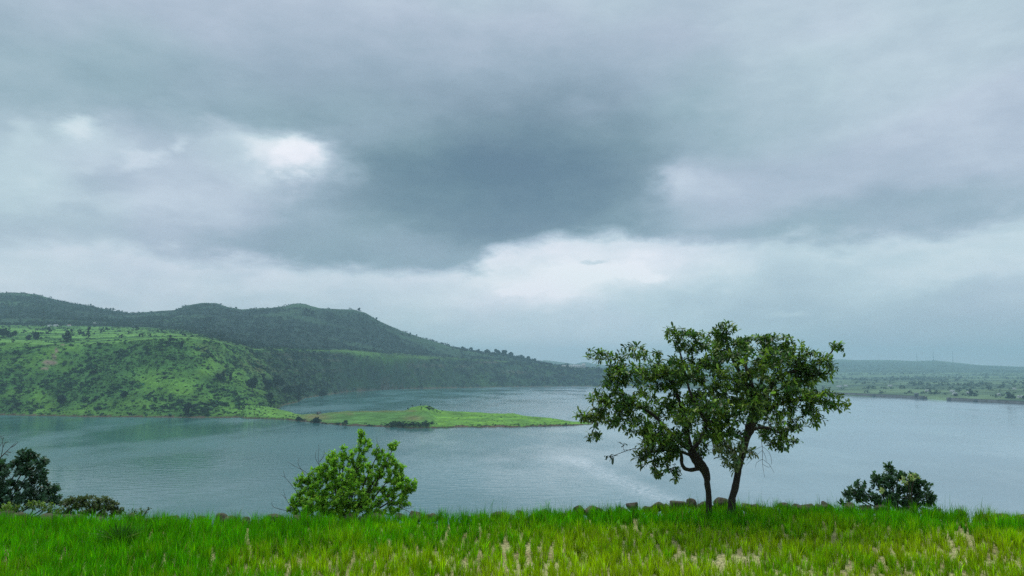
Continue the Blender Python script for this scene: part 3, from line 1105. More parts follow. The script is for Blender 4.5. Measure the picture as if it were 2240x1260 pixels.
# extra trees along the falling skyline and over the slope above the far water
ex, ey = sample_fan(26000, 640, 1480, 1300, 2950)
ez = land.height(ex, ey)
_, _, _, _, _, et, _, ezs, _, _, er4 = land_masks(ex, ey, ez)
ek = (rng.uniform(0, 1, len(ex)) < np.where(ezs, .16 + .6 * sstep(.5, .68, fbm(ex / 35, ez / 9, 3, 113)), 0)) & (ez > 2)
sx_ = rng.uniform(985, 1235, 420)
sr_ = np.interp(sx_, cols, R4) + rng.uniform(-60, 8, 420)
sX = sr_ * (sx_ - 1120) / F / HD
sk_ = rng.uniform(0, 1, 420) < .25 + .75 * sstep(.4, .6, fbm(sx_ / 16, sx_ * 0, 3, 117))
X = np.concatenate([X, ex[ek], sX[sk_]])
Y = np.concatenate([Y, ey[ek], sr_[sk_]])
Z = np.concatenate([Z, ez[ek], land.height(sX[sk_], sr_[sk_])])
b = Batch()
scatter_clumps(b, np.stack([X, Y, Z - 0.5], 1), rng.lognormal(math.log(5.0), 0.35, len(X)), colors([0.014, 0.033, 0.027], len(X), 0.4, 0.1), CL_F, 0.9)
n_forest = len(X)
me = b.mesh('ridge_forest', M_far)
tag(add_obj('ridge_forest', me), 'dark forest covering the long ridge and the cliff above the far shore', 'forest', kind='stuff')

# hedges, orchards and woods on the far right shore
X, Y = sample_fan(90000, 1380, 2500, 1250, 7800)
Z = fland.height(X, Y)
b0 = np.interp(1120 + X / Y * F * HD, fc, B0)
s1 = fbm(X / 260, Y / 110, 4, 121)
dens = sstep(0.50, 0.62, s1) * (Y > b0 + 70) + 0.02
dens = np.where(Y > 5300, 0.6 * sstep(0.35, 0.6, fbm(X / 300, Y / 200, 3, 123)), dens)
dens *= (Y > b0 + 45) * (1 - np.exp(-((Y - 5300) / 110) ** 2)) * (Y < 7600)
keep = rng.uniform(0, 1, len(X)) < dens * 0.2
X, Y, Z = X[keep], Y[keep], Z[keep]
b = Batch()
scatter_clumps(b, np.stack([X, Y, Z - 0.4], 1), rng.lognormal(math.log(6.5), 0.35, len(X)), colors([0.03, 0.06, 0.04], len(X), 0.3, 0.1), CL_F, 0.85)
me = b.mesh('far_shore_woods', M_far)
tag(add_obj('far_shore_woods', me), 'hazy bands of trees and hedges on the plain beyond the dam wall', 'woods', kind='stuff')
print('clumps', n_scrub, n_forest, len(X))

# low bushes of the peninsula
b = Batch()
PB = []
for (x, y, n_, sx, sy, s) in [(575, 906, 60, 46, 9, 1.1), (558, 894, 50, 26, 10, 1.3), (640, 912, 20, 24, 5, 1.2), (1180, 925, 30, 80, 4, .8), (895, 929, 150, 46, 5, 1.7), (690, 923, 16, 12, 2, 1.9), (655, 920, 10, 10, 2, 1.9), (739, 927, 8, 4, 1.5, 1.6), (755, 928, 10, 6, 2, 1.6), (940, 893, 34, 14, 3, 1.5),
                              (812, 932, 10, 8, 1, 1.3), (1050, 931, 40, 50, 2, 1.0), (1150, 930, 40, 60, 2, 1.0), (1235, 929, 20, 20, 1.2, 1.0), (1100, 915, 60, 110, 7, .8), (710, 928, 26, 40, 1.5, 1.0), (960, 900, 10, 6, 3, 1.2)]:
    for _ in range(n_):
        xx, yy = x + rng.normal() * sx * 0.6, y + rng.normal() * sy * 0.6
        # march the ray down onto the peninsula
        d = ray(xx, yy)
        rr = np.linspace(720, 1080, 400)
        PX = d[0] / d[1] * rr
        ZZ = pen.height(PX, rr)
        RZ = EYE + d[2] / d[1] * rr
        hit = np.where((ZZ >= RZ) & (ZZ > 0.3))[0]
        if len(hit):
            i = hit[0]
            PB.append((PX[i], rr[i], ZZ[i] - 0.2, s * rng.uniform(0.7, 1.3)))
PB = np.array(PB)
scatter_clumps(b, PB[:, :3], PB[:, 3], colors([0.032, 0.07, 0.036], len(PB), 0.3), CL_N, 0.9)
me = b.mesh('peninsula_scrub', M_far)
tag(add_obj('peninsula_scrub', me), 'dark low bushes along the waterline and knoll of the green peninsula', 'scrub', kind='stuff')


# ------------------------------------------------------------------ trees one can tell apart on the far slopes
def ground_hit(px_, py_, lnd, r0, r1, zmin=0.2):
    d = ray(px_, py_)
    rr = np.linspace(r0, r1, 1200)
    PX = d[0] / d[1] * rr
    ZZ = lnd.height(PX, rr)
    RZ = EYE + d[2] / d[1] * rr
    hit = np.where((ZZ >= RZ) & (ZZ > zmin))[0]
    i = hit[0] if len(hit) else int(np.argmin(np.abs(ZZ - RZ)))
    return np.array([PX[i], rr[i], ZZ[i]])


def tube(b, P, rad, sides=6, col=(1, 1, 1), bump=0.0):
    P = np.asarray(P, float)
    rad = np.asarray(rad, float)
    n_ = len(P)
    if n_ < 2: return
    tan = np.gradient(P, axis=0)
    tan = norm(tan)
    ref = np.array([0.31, 0.9, 0.2]) if abs(tan[0][2]) > 0.5 else np.array([0.1, 0.2, 1.0])
    s = norm(np.cross(tan, ref))
    u = np.cross(s, tan)
    ang = np.arange(sides) * 2 * math.pi / sides
    rr = rad[:, None] * np.ones(sides)[None]
    if bump > 0:
        rr = rr * (1 + bump * (fbm(np.arange(n_)[:, None] * 0.9 + P[0, 0] * 7, ang[None] * 1.3, 3, 5) - 0.5) * 2)
    V = P[:, None, :] + rr[..., None] * (np.cos(ang)[None, :, None] * s[:, None, :] + np.sin(ang)[None, :, None] * u[:, None, :])
    V = V.reshape(-1, 3)
    i = np.arange(n_ - 1)[:, None] * sides + np.arange(sides)[None]
    j = np.arange(n_ - 1)[:, None] * sides + (np.arange(sides)[None] + 1) % sides
    Q = np.stack([i, j, j + sides, i + sides], -1).reshape(-1, 4)
    V = np.concatenate([V, [P[-1] + tan[-1] * rad[-1] * 0.5]])
    k_ = (n_ - 1) * sides
    T = [[k_ + a, k_ + (a + 1) % sides, len(V) - 1] for a in range(sides)]
    b.add(V, T=T, Q=Q, col=col)


def far_tree(name, base, h, w, label, group, col=(0.013, 0.034, 0.024), shape='round', nl=170):
    root = empty(name, base, label, 'tree', group)
    r = rng
    bt = Batch()
    tube(bt, [(0, 0, -0.5), (0.1 * w * r.normal() * .3, 0, h * .3), (0, 0, h * .6)], [0.035 * h, 0.028 * h, 0.012 * h], 6, (0.06, 0.05, 0.04))
    add_obj('trunk', bt.mesh('trunk', M_bark), root)
    nb = 6
    if shape == 'column':
        cen = np.stack([r.normal(0, .12, nb) * w, r.normal(0, .12, nb) * w, np.linspace(.22, .85, nb) * h], 1)
        rad = np.full(nb, 0.36) * w * r.uniform(.8, 1.15, nb)
    elif shape == 'waist':
        cen = np.array([[0, 0, .22 * h], [.1 * w, 0, .38 * h], [0, 0, .55 * h], [-.05 * w, 0, .72 * h], [-.12 * w, 0, .9 * h], [.15 * w, 0, .9 * h]])
        rad = np.array([.42, .42, .25, .22, .33, .30]) * w
    else:
        cen = np.stack([r.uniform(-.3, .3, nb) * w, r.uniform(-.25, .25, nb) * w, r.uniform(.30, .78, nb) * h], 1)
        rad = r.uniform(.24, .40, nb) * w
        rad = np.minimum(rad, 0.3 * h)
    k_ = r.integers(0, nb, nl)
    d = rand_unit(nl)
    P = cen[k_] + d * (rad[k_] * r.uniform(.55, 1.0, nl))[:, None] * np.array([1, 1, .95])
    P[:, 2] = np.clip(P[:, 2], h * 0.12, h)
    R = frames(norm(rand_unit(nl) + d * .4), norm(d + rand_unit(nl) * .5))
    bc = Batch()
    TV = np.array([[-.5, -.4, 0], [.5, -.5, .1], [.45, .5, 0], [-.4, .45, .12]])
    place(bc, TV, None, [[0, 1, 2, 3]], P, R, r.uniform(.14, .26, nl) * w, colors(col, nl, .3))
    add_obj('crown', bc.mesh('crown', M_far), root)
    return root


TREES = [
    (9, 738, 22, 20, 'round', 'broad dark tree at the left edge of the picture on the green plateau'),
    (29, 737, 13, 12, 'round', 'small round tree beside the pale bend of the plateau track'),
    (62, 744, 12, 12, 'round', 'left of two small round trees standing in the plateau field'),
    (79, 744, 18, 15, 'round', 'right of two small round trees in the plateau field with a spiky top'),
    (148, 750, 26, 17, 'column', 'stout dark tree at the head of the red gully'),
    (193, 739, 24, 10, 'waist', 'tall narrow tree with a pinched waist and a flat topknot on the plateau'),
    (157, 727, 8, 7, 'round', 'tiny tree in the fields behind the stout gully tree'),
    (372, 741, 9, 6, 'round', 'small tree on the bright plateau strip above the scrub slope'),
    (371, 751, 8, 6, 'round', 'small bushy tree just under the bright plateau strip'),
    (395, 763, 19, 12, 'round', 'dark tree where the bright grass spur leaves the plateau'),
    (345, 727, 6, 5, 'round', 'tiny tree far back in the plateau fields'),
    (477, 831, 16, 13, 'round', 'leftmost tree of the row climbing out of the gully mouth'),
    (490, 829, 17, 9, 'column', 'slim upright tree second in the row above the gully mouth'),
    (504, 834, 20, 10, 'column', 'slim leaning tree third in the row above the gully mouth'),
    (552, 858, 32, 24, 'round', 'large round dark tree at the left of the cove grove'),
    (576, 836, 18, 9, 'column', 'narrow tree rising highest in the cove grove'),
    (586, 858, 30, 20, 'round', 'dark tree in the middle of the cove grove'),
    (590, 876, 18, 18, 'round', 'low bushy tree at the foot of the cove grove'),
    (608, 852, 32, 24, 'round', 'tallest broad tree in the cove grove'),
    (625, 868, 28, 20, 'round', 'dark round tree on the shore side of the cove grove'),
    (653, 880, 40, 16, 'column', 'tall column shaped tree at the water edge of the cove'),
    (407, 907, 26, 24, 'round', 'wide dark bushy tree on the near shore left of the spit'),
    (136, 885, 20, 22, 'round', 'dark bushy tree low on the slope right of the bright wedge of grass'),
    (272, 870, 16, 16, 'round', 'small dark tree alone in the scrub halfway up the near slope'),
    (592, 896, 12, 5, 'column', 'thin lone tree on the bright spit grass'),
]
for (x, y, hp, wp, shp, lab) in TREES:
    B_ = ground_hit(x, y, land, 900, 3000)
    m = B_[1] / F
    far_tree('hillside_tree', B_, hp * m, wp * m, lab, 'separate trees on the left hills', shape=shp)
# the tree standing on a mud bar in the cove
B_ = np.array([*(pt(706, 870.5, EYE / -tslope(870.5)))])
B_[2] = 0.1
b = Batch()
V = np.array([[math.cos(a) * 9, math.sin(a) * 10, -0.3] for a in np.linspace(0, 6.28, 14)[:-1]] + [[0, 0, 0.6]])
b.add(V, T=[[i, (i + 1) % 13, 13] for i in range(13)], col=(0.09, 0.085, 0.05))
o = add_obj('mud_bar', b.mesh('mud_bar', M_pen), None, B_)
tag(o, kind='structure')
far_tree('shore_tree', B_ + np.array([0, 0, .3]), 20 * B_[1] / F, 16 * B_[1] / F, 'lone round tree on a mud bar in the water of the cove', None)

SKY = [(1012, 760, 7, 8), (1030, 764, 8, 9), (1046, 767, 7, 9), (1066, 769, 9, 14), (1088, 772, 12, 14), (1104, 774, 13, 15), (1119, 776, 12, 14), (1142, 783, 9, 12), (1153, 786, 9, 13), (1168, 790, 7, 11),
       (824, 697, 6, 5), (898, 729, 5, 4), (911, 733, 4, 4), (517, 674, 4, 5), (968, 750, 4, 6)]
SKYL = ['small tree where the falling ridge line first turns ragged', 'rounded tree low on the falling ridge line', 'squat tree left of the skyline copse', 'tree at the left end of the skyline copse',
        'tall tree in the left half of the skyline copse', 'highest tree of the skyline copse', 'blunt tree at the right end of the skyline copse', 'first tree of the lower skyline clump beyond the copse',
        'broad tree of the lower skyline clump beyond the copse', 'last small tree where the skyline meets the pale far hills', 'tiny tree sticking out of the steep shoulder of the ridge', 'tiny tree halfway down the ridge line',
        'smaller neighbour just right of the tree halfway down the ridge line', 'tiny tree on the saddle right of the middle knoll', 'tiny tree on the lower ridge line before the ragged stretch']
for (x, y, hp, wp), lab in zip(SKY, SKYL):
    R_ = float(np.interp(x, cols, R4)) - 12
    d = ray(x, y)
    X_ = d[0] / d[1] * R_
    Z_ = float(land.height(np.array([X_]), np.array([R_]))[0])
    m = R_ / F
    far_tree('skyline_tree', np.array([X_, R_, Z_ - 1]), (hp * .8 + 1) * m, wp * m, lab, 'trees on the skyline of the left ridge', nl=110)

for (x, y, hp, wp, lab) in [(893, 897, 6, 4, 'small tree on the left foot of the peninsula knoll'), (902, 891, 6, 4, 'small tree on the left shoulder of the peninsula knoll'), (920, 887, 4, 3, 'tiny tree on top of the peninsula knoll'),
                            (692, 925, 13, 17, 'dark bushy tree at the waterline near the peninsula neck'), (653, 921, 9, 14, 'dark bushy tree where the peninsula leaves the hillside'), (756, 929, 10, 9, 'small leaning tree at the waterline of the peninsula')]:
    B_ = ground_hit(x, y, pen, 720, 1080)
    far_tree('peninsula_tree', B_, hp * B_[1] / F, wp * B_[1] / F, lab, 'small trees on the peninsula', nl=90)


# ------------------------------------------------------------------ buildings, dam, masts
def house(name, base, w, d, h, label, group, rz=0, roofm=None, flat=False, wins=2, cat='house'):
    root = empty(name, base, label, cat, group)
    root.rotation_euler = (0, 0, rz)
    b = Batch()
    box(b, -w / 2, w / 2, -d / 2, d / 2, -1.0, h)
    add_obj('wall', b.mesh('wall', M_dam if cat == 'gate house' else M_wall), root)
    b = Batch()
    if flat:
        box(b, -w / 2 - .3, w / 2 + .3, -d / 2 - .3, d / 2 + .3, h + .003, h + .35)
    else:
        e = .5
        rh = h * .45
        V = [[-w / 2 - e, -d / 2 - e, h], [w / 2 + e, -d / 2 - e, h], [w / 2 + e, d / 2 + e, h], [-w / 2 - e, d / 2 + e, h], [-w / 2 - e, 0, h + rh], [w / 2 + e, 0, h + rh]]
        b.add(V, T=[[0, 4, 3], [1, 2, 5]], Q=[[0, 1, 5, 4], [2, 3, 4, 5], [0, 3, 2, 1]])
    add_obj('roof', b.mesh('roof', roofm or M_roof), root)
    for i in range(wins):
        b = Batch()
        xx = (i + .5) / wins * w - w / 2
        box(b, xx - .6, xx + .6, -d / 2 - .05, -d / 2 + .1, h * .35, h * .75)
        add_obj('window', b.mesh('window', M_dark), root)
    return root


for (x, y, wpx, lab) in [(1836, 847, 10, 'long pale roofed house under the right edge of the tree crown'), (1850, 845.5, 7, 'pale house just right of the long roofed house'), (1947, 845.5, 8, 'pale farm building alone on the light green field'),
                         (2028, 857, 6, 'pale house behind the end of the left dam wall'), (2083, 858, 8, 'upper of two pale houses above the right dam wall'), (2089, 864, 8, 'lower of two pale houses above the right dam wall'),
                         (2118, 862, 5, 'small pale house among the trees right of the paired houses'), (2185, 866, 4, 'tiny white house among the trees near the right edge'), (2219, 852.5, 5, 'pale house high on the green field near the right edge'),
                         (2232, 871, 9, 'pale tent shaped house at the right edge just above the dam wall')]:
    B_ = ground_hit(x, y, fland, 1300, 5000, 2.5)
    m = B_[1] / F
    house('village_house', B_, wpx * m, 7, 3.2, lab, 'village houses beyond the dam', rz=rng.uniform(-.3, .3))
for (x, y, wpx, rm, lab) in [(108, 714, 7, M_roof, 'grey roofed house at the left of the plateau hamlet'), (122, 713.5, 9, M_roof, 'long grey roofed house in the plateau hamlet'), (151, 713, 6, M_brownroof, 'white walled house with a brownish roof in the plateau hamlet'),
                             (207, 709, 4, M_roof, 'small white house alone under the forest at the back of the plateau')]:
    B_ = ground_hit(x, y + 1, land, 1500, 3000)
    m = B_[1] / F
    house('hamlet_house', B_, wpx * m, 6, 3.4, lab, 'hamlet houses under the left ridge', roofm=rm)
for (x0_, x1_, yt, yb, nw, lab) in [(1229.5, 1238, 798.7, 804.5, 2, 'low white building at the left of the group on the far headland'), (1245, 1272, 797.8, 805.5, 6, 'long white building in the middle of the group on the far headland'),
                                    (1273.8, 1280.6, 795, 806.5, 2, 'tall narrow white block at the right of the group on the far headland')]:
    R_ = 2790.0
    a_, b_ = pt(x0_, yb, R_), pt(x1_, yb, R_)
    cx = (a_[0] + b_[0]) / 2
    zt, zb = pt(x0_, yt, R_)[2], pt(x0_, yb, R_)[2]
    zg = float(land.height(np.array([cx]), np.array([R_]))[0])
    zb = min(zg, zb)
    house('white_building', np.array([cx, R_, zb]), b_[0] - a_[0], 14, zt - zb, lab, 'white buildings on the far headland', flat=True, wins=nw, cat='building')


def dam(name, xa, ya, xb, yb, hgt, label, steps=()):
    A, Bp = pt(xa, ya, EYE / -tslope(ya)), pt(xb, yb, EYE / -tslope(yb))
    A[2] = Bp[2] = 0
    v = Bp - A
    ln = np.linalg.norm(v)
    ang = math.atan2(v[1], v[0])
    root = empty(name, A, label, 'dam')
    root.rotation_euler = (0, 0, ang)
    b = Batch()
    n_ = int(ln // 12)
    # battered face towards the water
    V, Q = [], []
    for i in range(n_ + 1):
        x = ln * i / n_
        hh = hgt + 0.15 * math.sin(i * 1.7)
        V += [[x, -2.2, -3], [x, 0, hh], [x, 3.2, hh], [x, 6, -3]]
        if i: Q += [[4 * i - 4 + k_, 4 * i + k_, 4 * i + k_ + 1, 4 * i + k_ - 3] for k_ in range(3)]
    b.add(V, Q=Q)
    b.add([V[0], V[1], V[2], V[3]], Q=[[0, 1, 2, 3]])
    b.add(V[-4:], Q=[[3, 2, 1, 0]])
    add_obj('wall', b.mesh('wall', M_dam), root)
    b = Batch()
    box(b, 0, ln, 0.2, 0.7, hgt - .2, hgt + 1.0)
    add_obj('parapet', b.mesh('parapet', M_dam), root)
    for s in steps:
        b = Batch()
        box(b, ln * s - 3, ln * s + 3, -3.5, 1, -3, hgt + 1.2)
        add_obj('buttress', b.mesh('buttress', M_dam), root)
    return root


dam('dam_wall', 1762, 860.8, 2025, 873.5, 5.0, 'dark dam wall across the water right of the tree ending in the spillway gap', (0.62, .98))
dam('dam_wall', 2071.5, 876, 2420, 895, 4.6, 'dark dam wall running out of the picture at the right edge', (0.02, 0.22))
# gate house on the left wall
A = pt(2006, 866, EYE / -tslope(872.5))
house('gate_house', np.array([A[0], A[1] + 2, 4.6]), 6, 5, 6.2, 'small dark gate house with a pale roof on top of the left dam wall', None, flat=True, wins=1, cat='gate house')
for (x, yb, hp, lab) in [(2006, 791, 16, 'leftmost faint lattice mast on the hazy far ridge'), (2042, 790, 19, 'middle faint lattice mast on the hazy far ridge'), (2085, 794, 24, 'rightmost faint lattice mast on the hazy far ridge')]:
    R_ = 7960.0
    d = ray(x, yb)
    X_ = d[0] / d[1] * R_
    z = float(fland.height(np.array([X_]), np.array([R_]))[0])
    h = hp * R_ / F
    root = empty('lattice_mast', (X_, R_, z - 2), lab, 'mast', 'lattice masts on the far ridge')
    b = Batch()
    for sx in (-1, 1):
        for sy in (-1, 1):
            tube(b, [(sx * 3.2, sy * 3.2, 0), (sx * .7, sy * .7, h)], [.6, .4], 4)
    for i in range(8):
        z0_, z1_ = h * i / 8, h * (i + 1) / 8
        w0_, w1_ = 3.2 - 2.5 * i / 8, 3.2 - 2.5 * (i + 1) / 8
        for sy in (-1, 1):
            tube(b, [(-w0_, sy * w0_, z0_), (w1_, sy * w1_, z1_)], [.25, .25], 3)
            tube(b, [(w0_, sy * w0_, z0_), (-w1_, sy * w1_, z1_)], [.25, .25], 3)
    add_obj('lattice', b.mesh('lattice', M_steel), root)
    for zz, ww in ((.96, 5), (.84, 7)):
        b = Batch()
        box(b, -ww, ww, -.3, .3, h * zz, h * zz + .6)
        add_obj('crossarm', b.mesh('crossarm', M_steel), root)

B_ = ground_hit(697, 906.5, pen, 720, 1080)
root = empty('hut', B_, 'tiny hut with a dark roof and white front on the peninsula neck', 'hut')
b = Batch()
box(b, -2, 2, -1.5, 1.5, -.8, 1.5)
add_obj('wall', b.mesh('wall', M_wall), root)
b = Batch()
b.add([[-3, -2, 1.4], [3, -2, 1.4], [3, 2, 1.4], [-3, 2, 1.4], [-2, 0, 3.2], [2, 0, 3.2]], T=[[0, 4, 3], [1, 2, 5]], Q=[[0, 1, 5, 4], [2, 3, 4, 5], [0, 3, 2, 1]])
add_obj('roof', b.mesh('roof', M_dark), root)
b = Batch()
box(b, -1.9, .3, -1.58, -1.45, -.4, 1.2)
add_obj('door', b.mesh('door', M_dark), root)

# ------------------------------------------------------------------ the field we stand above and the bank behind it
ZF = EYE - 3.3
edge_y = curve([-700, 1154, 0, 1154, 320, 1158, 640, 1154, 900, 1149, 1120, 1143, 1280, 1136, 1500, 1128, 1800, 1126, 1900, 1129, 2050, 1138, 2240, 1154, 2900, 1168])


def edge_Y(X):
    # field edge distance for a given X
    Y = np.full(np.shape(X), 16.0)
    for _ in range(4):
        pxx = 1120 + X / Y * F * HD
        yy = edge_y(pxx)
        b_ = (630.0 - yy) / F
        Y = 3.3 / -((sp + b_ * cp) / (cp - b_ * sp))
    return Y


gx = np.concatenate([np.arange(-420, -16, 8.0), np.arange(-16, 16, 0.25), np.arange(16, 421, 8.0)])
EY = edge_Y(np.clip(gx, -15, 15))
tt = np.concatenate([np.linspace(0, 1, 90)])
GX, GY, GZ = [], [], []
prof = [(-260, 2.0), (-20, 1.8), (0, 1.65), (4, 1.3), (8, 0.05), (9, 0.0)]


def field_z(X, Y):
    z = ZF + np.interp(Y, [p[0] for p in prof], [p[1] for p in prof])
    return z + (fbm(X / 1.4, Y / 1.4, 3, 131) - 0.5) * 0.07


rowsY = np.concatenate([np.linspace(-300, 0, 12)[:-1], np.linspace(0, 9, 14)[:-1]])
V = []
for y in rowsY:
    V.append(np.stack([gx, gx * 0 + y, field_z(gx, gx * 0 + y)], 1))
for s in np.linspace(0, 1, 46):
    y = 9 + (EY - 9) * s
    V.append(np.stack([gx, y, field_z(gx, y)], 1))
V = np.stack(V)
me = make_mesh('field_soil', V.reshape(-1, 3), grid_faces(V.shape[0], V.shape[1]), None, M_soil, True)
tag(add_obj('field_soil', me), kind='structure')


def bank_z(X, s):
    """height of the bank s metres beyond the field edge"""
    z = np.interp(s, [0, .6, 1.5, 4, 30, 120, 210, 260], [ZF, ZF - .12, ZF - 0.7, ZF - 2.2, ZF - 14, 15, 0, -4])
    return z + (fbm(X / 2.5, s / 2.5, 4, 141) - 0.5) * np.clip(s, 0, 1) * 0.5


ss = np.concatenate([np.linspace(0, 4, 24), np.linspace(4.5, 30, 30), np.linspace(33, 262, 40)])
V = np.stack([np.stack([gx, EY + s, bank_z(gx, np.full(len(gx), s))], 1) for s in ss])
V[0, :, 2] = field_z(gx, EY)
nb = fbm(V[..., 0] / 1.5, V[..., 1] / 1.5, 4, 151)
bc = np.array([0.07, 0.13, 0.03]) * (1 - nb[..., None]) + np.array([0.15, 0.14, 0.06]) * nb[..., None]
M_bank = mat_terrain('weedy bank', 6, 0.7, .8, .05)
me = make_mesh('lake_bank', V.reshape(-1, 3), grid_faces(V.shape[0], V.shape[1]), bc.reshape(-1, 3), M_bank, True)
tag(add_obj('lake_bank', me), kind='structure')

# ------------------------------------------------------------------ rice
def blades(b, P, D, hgt, wid, bend, colb, colt, seg=3):
    """P base (n,3), D lean direction (n,2), one strip per blade"""
    n_ = len(P)
    ts = np.linspace(0, 1, seg + 1)
    side = np.stack([-D[:, 1], D[:, 0], D[:, 0] * 0], 1)
    tw = rng.uniform(-1.2, 1.2, n_)
    side = side * np.cos(tw)[:, None] + np.stack([D[:, 0], D[:, 1], D[:, 0] * 0], 1) * np.sin(tw)[:, None]
    D3 = np.stack([D[:, 0], D[:, 1], D[:, 0] * 0], 1)
    rowsV, rowsC = [], []
    for i, t in enumerate(ts):
        c = P + D3 * (bend * hgt * t ** 2)[:, None] + np.array([0, 0, 1]) * (hgt * (t - 0.25 * np.minimum(bend, 1.4) * t ** 3))[:, None]
        w = wid * (0.7 + 0.6 * t) * (1 - t ** 3) * 0.5
        cc = colb * (1 - t) + colt * t
        if i < seg:
            rowsV += [c - side * w[:, None], c + side * w[:, None]]
            rowsC += [cc, cc]
        else:
            rowsV += [c]
            rowsC += [cc]
    m_ = 2 * seg + 1
    V = np.stack(rowsV, 1).reshape(-1, 3)
    Cc = np.stack(rowsC, 1).reshape(-1, 3)
    off = (np.arange(n_) * m_)[:, None, None]
    Q = np.array([[2 * i, 2 * i + 1, 2 * i + 3, 2 * i + 2] for i in range(seg - 1)])
    T = np.array([[2 * seg - 2, 2 * seg - 1, 2 * seg]])
    b.add(V, T=(T[None] + off).reshape(-1, 3), Q=(Q[None] + off).reshape(-1, 4), col=Cc)


xs = np.arange(-14.5, 14.5, 0.21)
ys = np.arange(8.2, 17.5, 0.125)
CX, CY = np.meshgrid(xs, ys)
CX = CX.ravel() + rng.normal(0, 0.05, CX.size) + (fbm(CX.ravel() * 0 + 3, CY.ravel() / 1.5, 2, 3) - .5) * 0.25
CY = CY.ravel() + rng.normal(0, 0.045, CY.size)
EYc = edge_Y(CX)
ok = CY < EYc + 0.05
CX, CY, EYc = CX[ok], CY[ok], EYc[ok]
cpx, cpy = project(np.stack([CX, CY, CX * 0 + ZF], 1))
back = sstep(3.6, 0.8, EYc - CY)                                # 1 at the far edge
lft = sstep(900, 250, cpx)
patch = fbm(CX / 1.6, CY / 1.2, 3, 161)
tall = np.clip(0.25 + 0.55 * back + 0.55 * lft + (patch - 0.5) * 1.1, 0, 1)
yellow = np.clip(0.88 - 0.8 * back - 0.85 * lft + (fbm(CX / 1.1, CY / 0.9, 3, 162) - 0.5) * 1.3, 0, 1)
drop = rng.uniform(0, 1, len(CX)) < np.clip(0.02 + 0.13 * (1 - tall) + 0.7 * sstep(0.62, 0.74, fbm(CX / .7, CY / 1.4, 3, 163)) * (1 - tall * .8), 0, .9)
CX, CY, tall, yellow, EYc = CX[~drop], CY[~drop], tall[~drop], yellow[~drop], EYc[~drop]
nbl = (25 + 14 * tall + rng.integers(-4, 6, len(CX))).astype(int)
idx = np.repeat(np.arange(len(CX)), nbl)
nB = len(idx)
ang = rng.uniform(0, 6.283, nB)
D = np.stack([np.cos(ang), np.sin(ang)], 1)
off = rng.uniform(0, 0.045, nB)[:, None] * D
P = np.stack([CX[idx] + off[:, 0], CY[idx] + off[:, 1], np.zeros(nB)], 1)
P[:, 2] = field_z(P[:, 0], P[:, 1]) - 0.01
hg = np.exp(rng.normal(0, .17, len(CX)))[idx] * (0.195 + 0.135 * tall[idx]) * rng.uniform(0.6, 1.2, nB)
bend = np.abs(rng.normal(0.16, 0.20, nB)) + 0.03
cg = np.array([0.085, 0.42, 0.0])
cy_ = np.array([0.40, 0.58, 0.004])
cdry = np.array([0.40, 0.34, 0.12])
yy = np.clip(yellow[idx] + rng.normal(0, 0.18, nB), 0, 1)[:, None]
ct = cg * (1 - yy) + cy_ * yy
ct = ct * np.exp(rng.normal(0, 0.32, (nB, 1))) * np.exp(rng.normal(0, 0.15, len(CX)))[idx][:, None]
isdry = rng.uniform(0, 1, nB) < 0.02 + 0.05 * yellow[idx]
ct[isdry] = cdry * rng.uniform(.6, 1.1, (isdry.sum(), 1))
cb = ct * 0.75 + np.array([0.04, 0.02, 0.0]) * yy
b = Batch()
blades(b, P, D, hg, rng.uniform(0.007, 0.012, nB), bend, cb, ct)
me = b.mesh('rice_plants', M_grass)
tag(add_obj('rice_plants', me), 'young green and yellowish rice plants covering the field in front', 'rice', kind='stuff')
print('rice blades', nB)

# taller thin weeds along the edge
nW = 9000
wx = rng.uniform(-14, 14, nW)
cl = fbm(wx / .5, wx * 0, 3, 171)
wx = wx[rng.uniform(0, 1, nW) < sstep(.35, .7, cl) * .9 + .08]
nW = len(wx)
wy = edge_Y(wx) + rng.uniform(-0.35, 0.75, nW)
sE = wy - edge_Y(wx)
wz = np.where(sE > 0, bank_z(wx, np.maximum(sE, 0)), field_z(wx, wy)) - .02
ang = rng.uniform(0, 6.283, nW)
D = np.stack([np.cos(ang), np.sin(ang)], 1)
b = Batch()
c0 = colors([0.08, 0.32, 0.01], nW, .3)
blades(b, np.stack([wx, wy, wz], 1), D, rng.lognormal(math.log(.27), .33, nW), rng.uniform(.005, .009, nW), np.abs(rng.normal(.2, .15, nW)), c0 * .8, c0)
me = b.mesh('edge_weeds', M_grass)
tag(add_obj('edge_weeds', me), 'thin grass blades standing against the lake along the field edge', 'grass', kind='stuff')

# the big arching tuft at the left
TB = pt(262, 1190, 14.1)
TB[2] = field_z(np.array([TB[0]]), np.array([TB[1]]))[0]
root = empty('grass_tussock', TB, 'dark arching grass tussock rising out of the rice at the left', 'grass tussock')
nT = 420
ang = rng.uniform(0, 6.283, nT)
D = np.stack([np.cos(ang), np.sin(ang)], 1)
P = np.stack([D[:, 0] * rng.uniform(0, .12, nT), D[:, 1] * rng.uniform(0, .12, nT), np.zeros(nT)], 1)
b = Batch()
c0 = colors([0.04, 0.15, 0.012], nT, .25)
blades(b, P, D, rng.uniform(.35, .62, nT), rng.uniform(.007, .011, nT), rng.uniform(.15, 1.1, nT), c0 * .7, c0, 5)
o = add_obj('blades', b.mesh('blades', M_grass), root)
tag(o, kind='stuff')
b = Batch()
for (dx, dy) in ((-.62, .1), (-.5, -.2), (.62, 0), (.7, -.15), (.45, -.3), (-.1, -.35)):
    dn = np.array([dx, dy]) / math.hypot(dx, dy)
    blades(b, np.zeros((1, 3)), dn[None], np.array([.55]), np.array([.011]), np.array([1.15]), np.array([[.22, .36, .12]]), np.array([[.42, .50, .28]]), 6)
add_obj('pale_blade', b.mesh('pale_blade', M_grass), root)


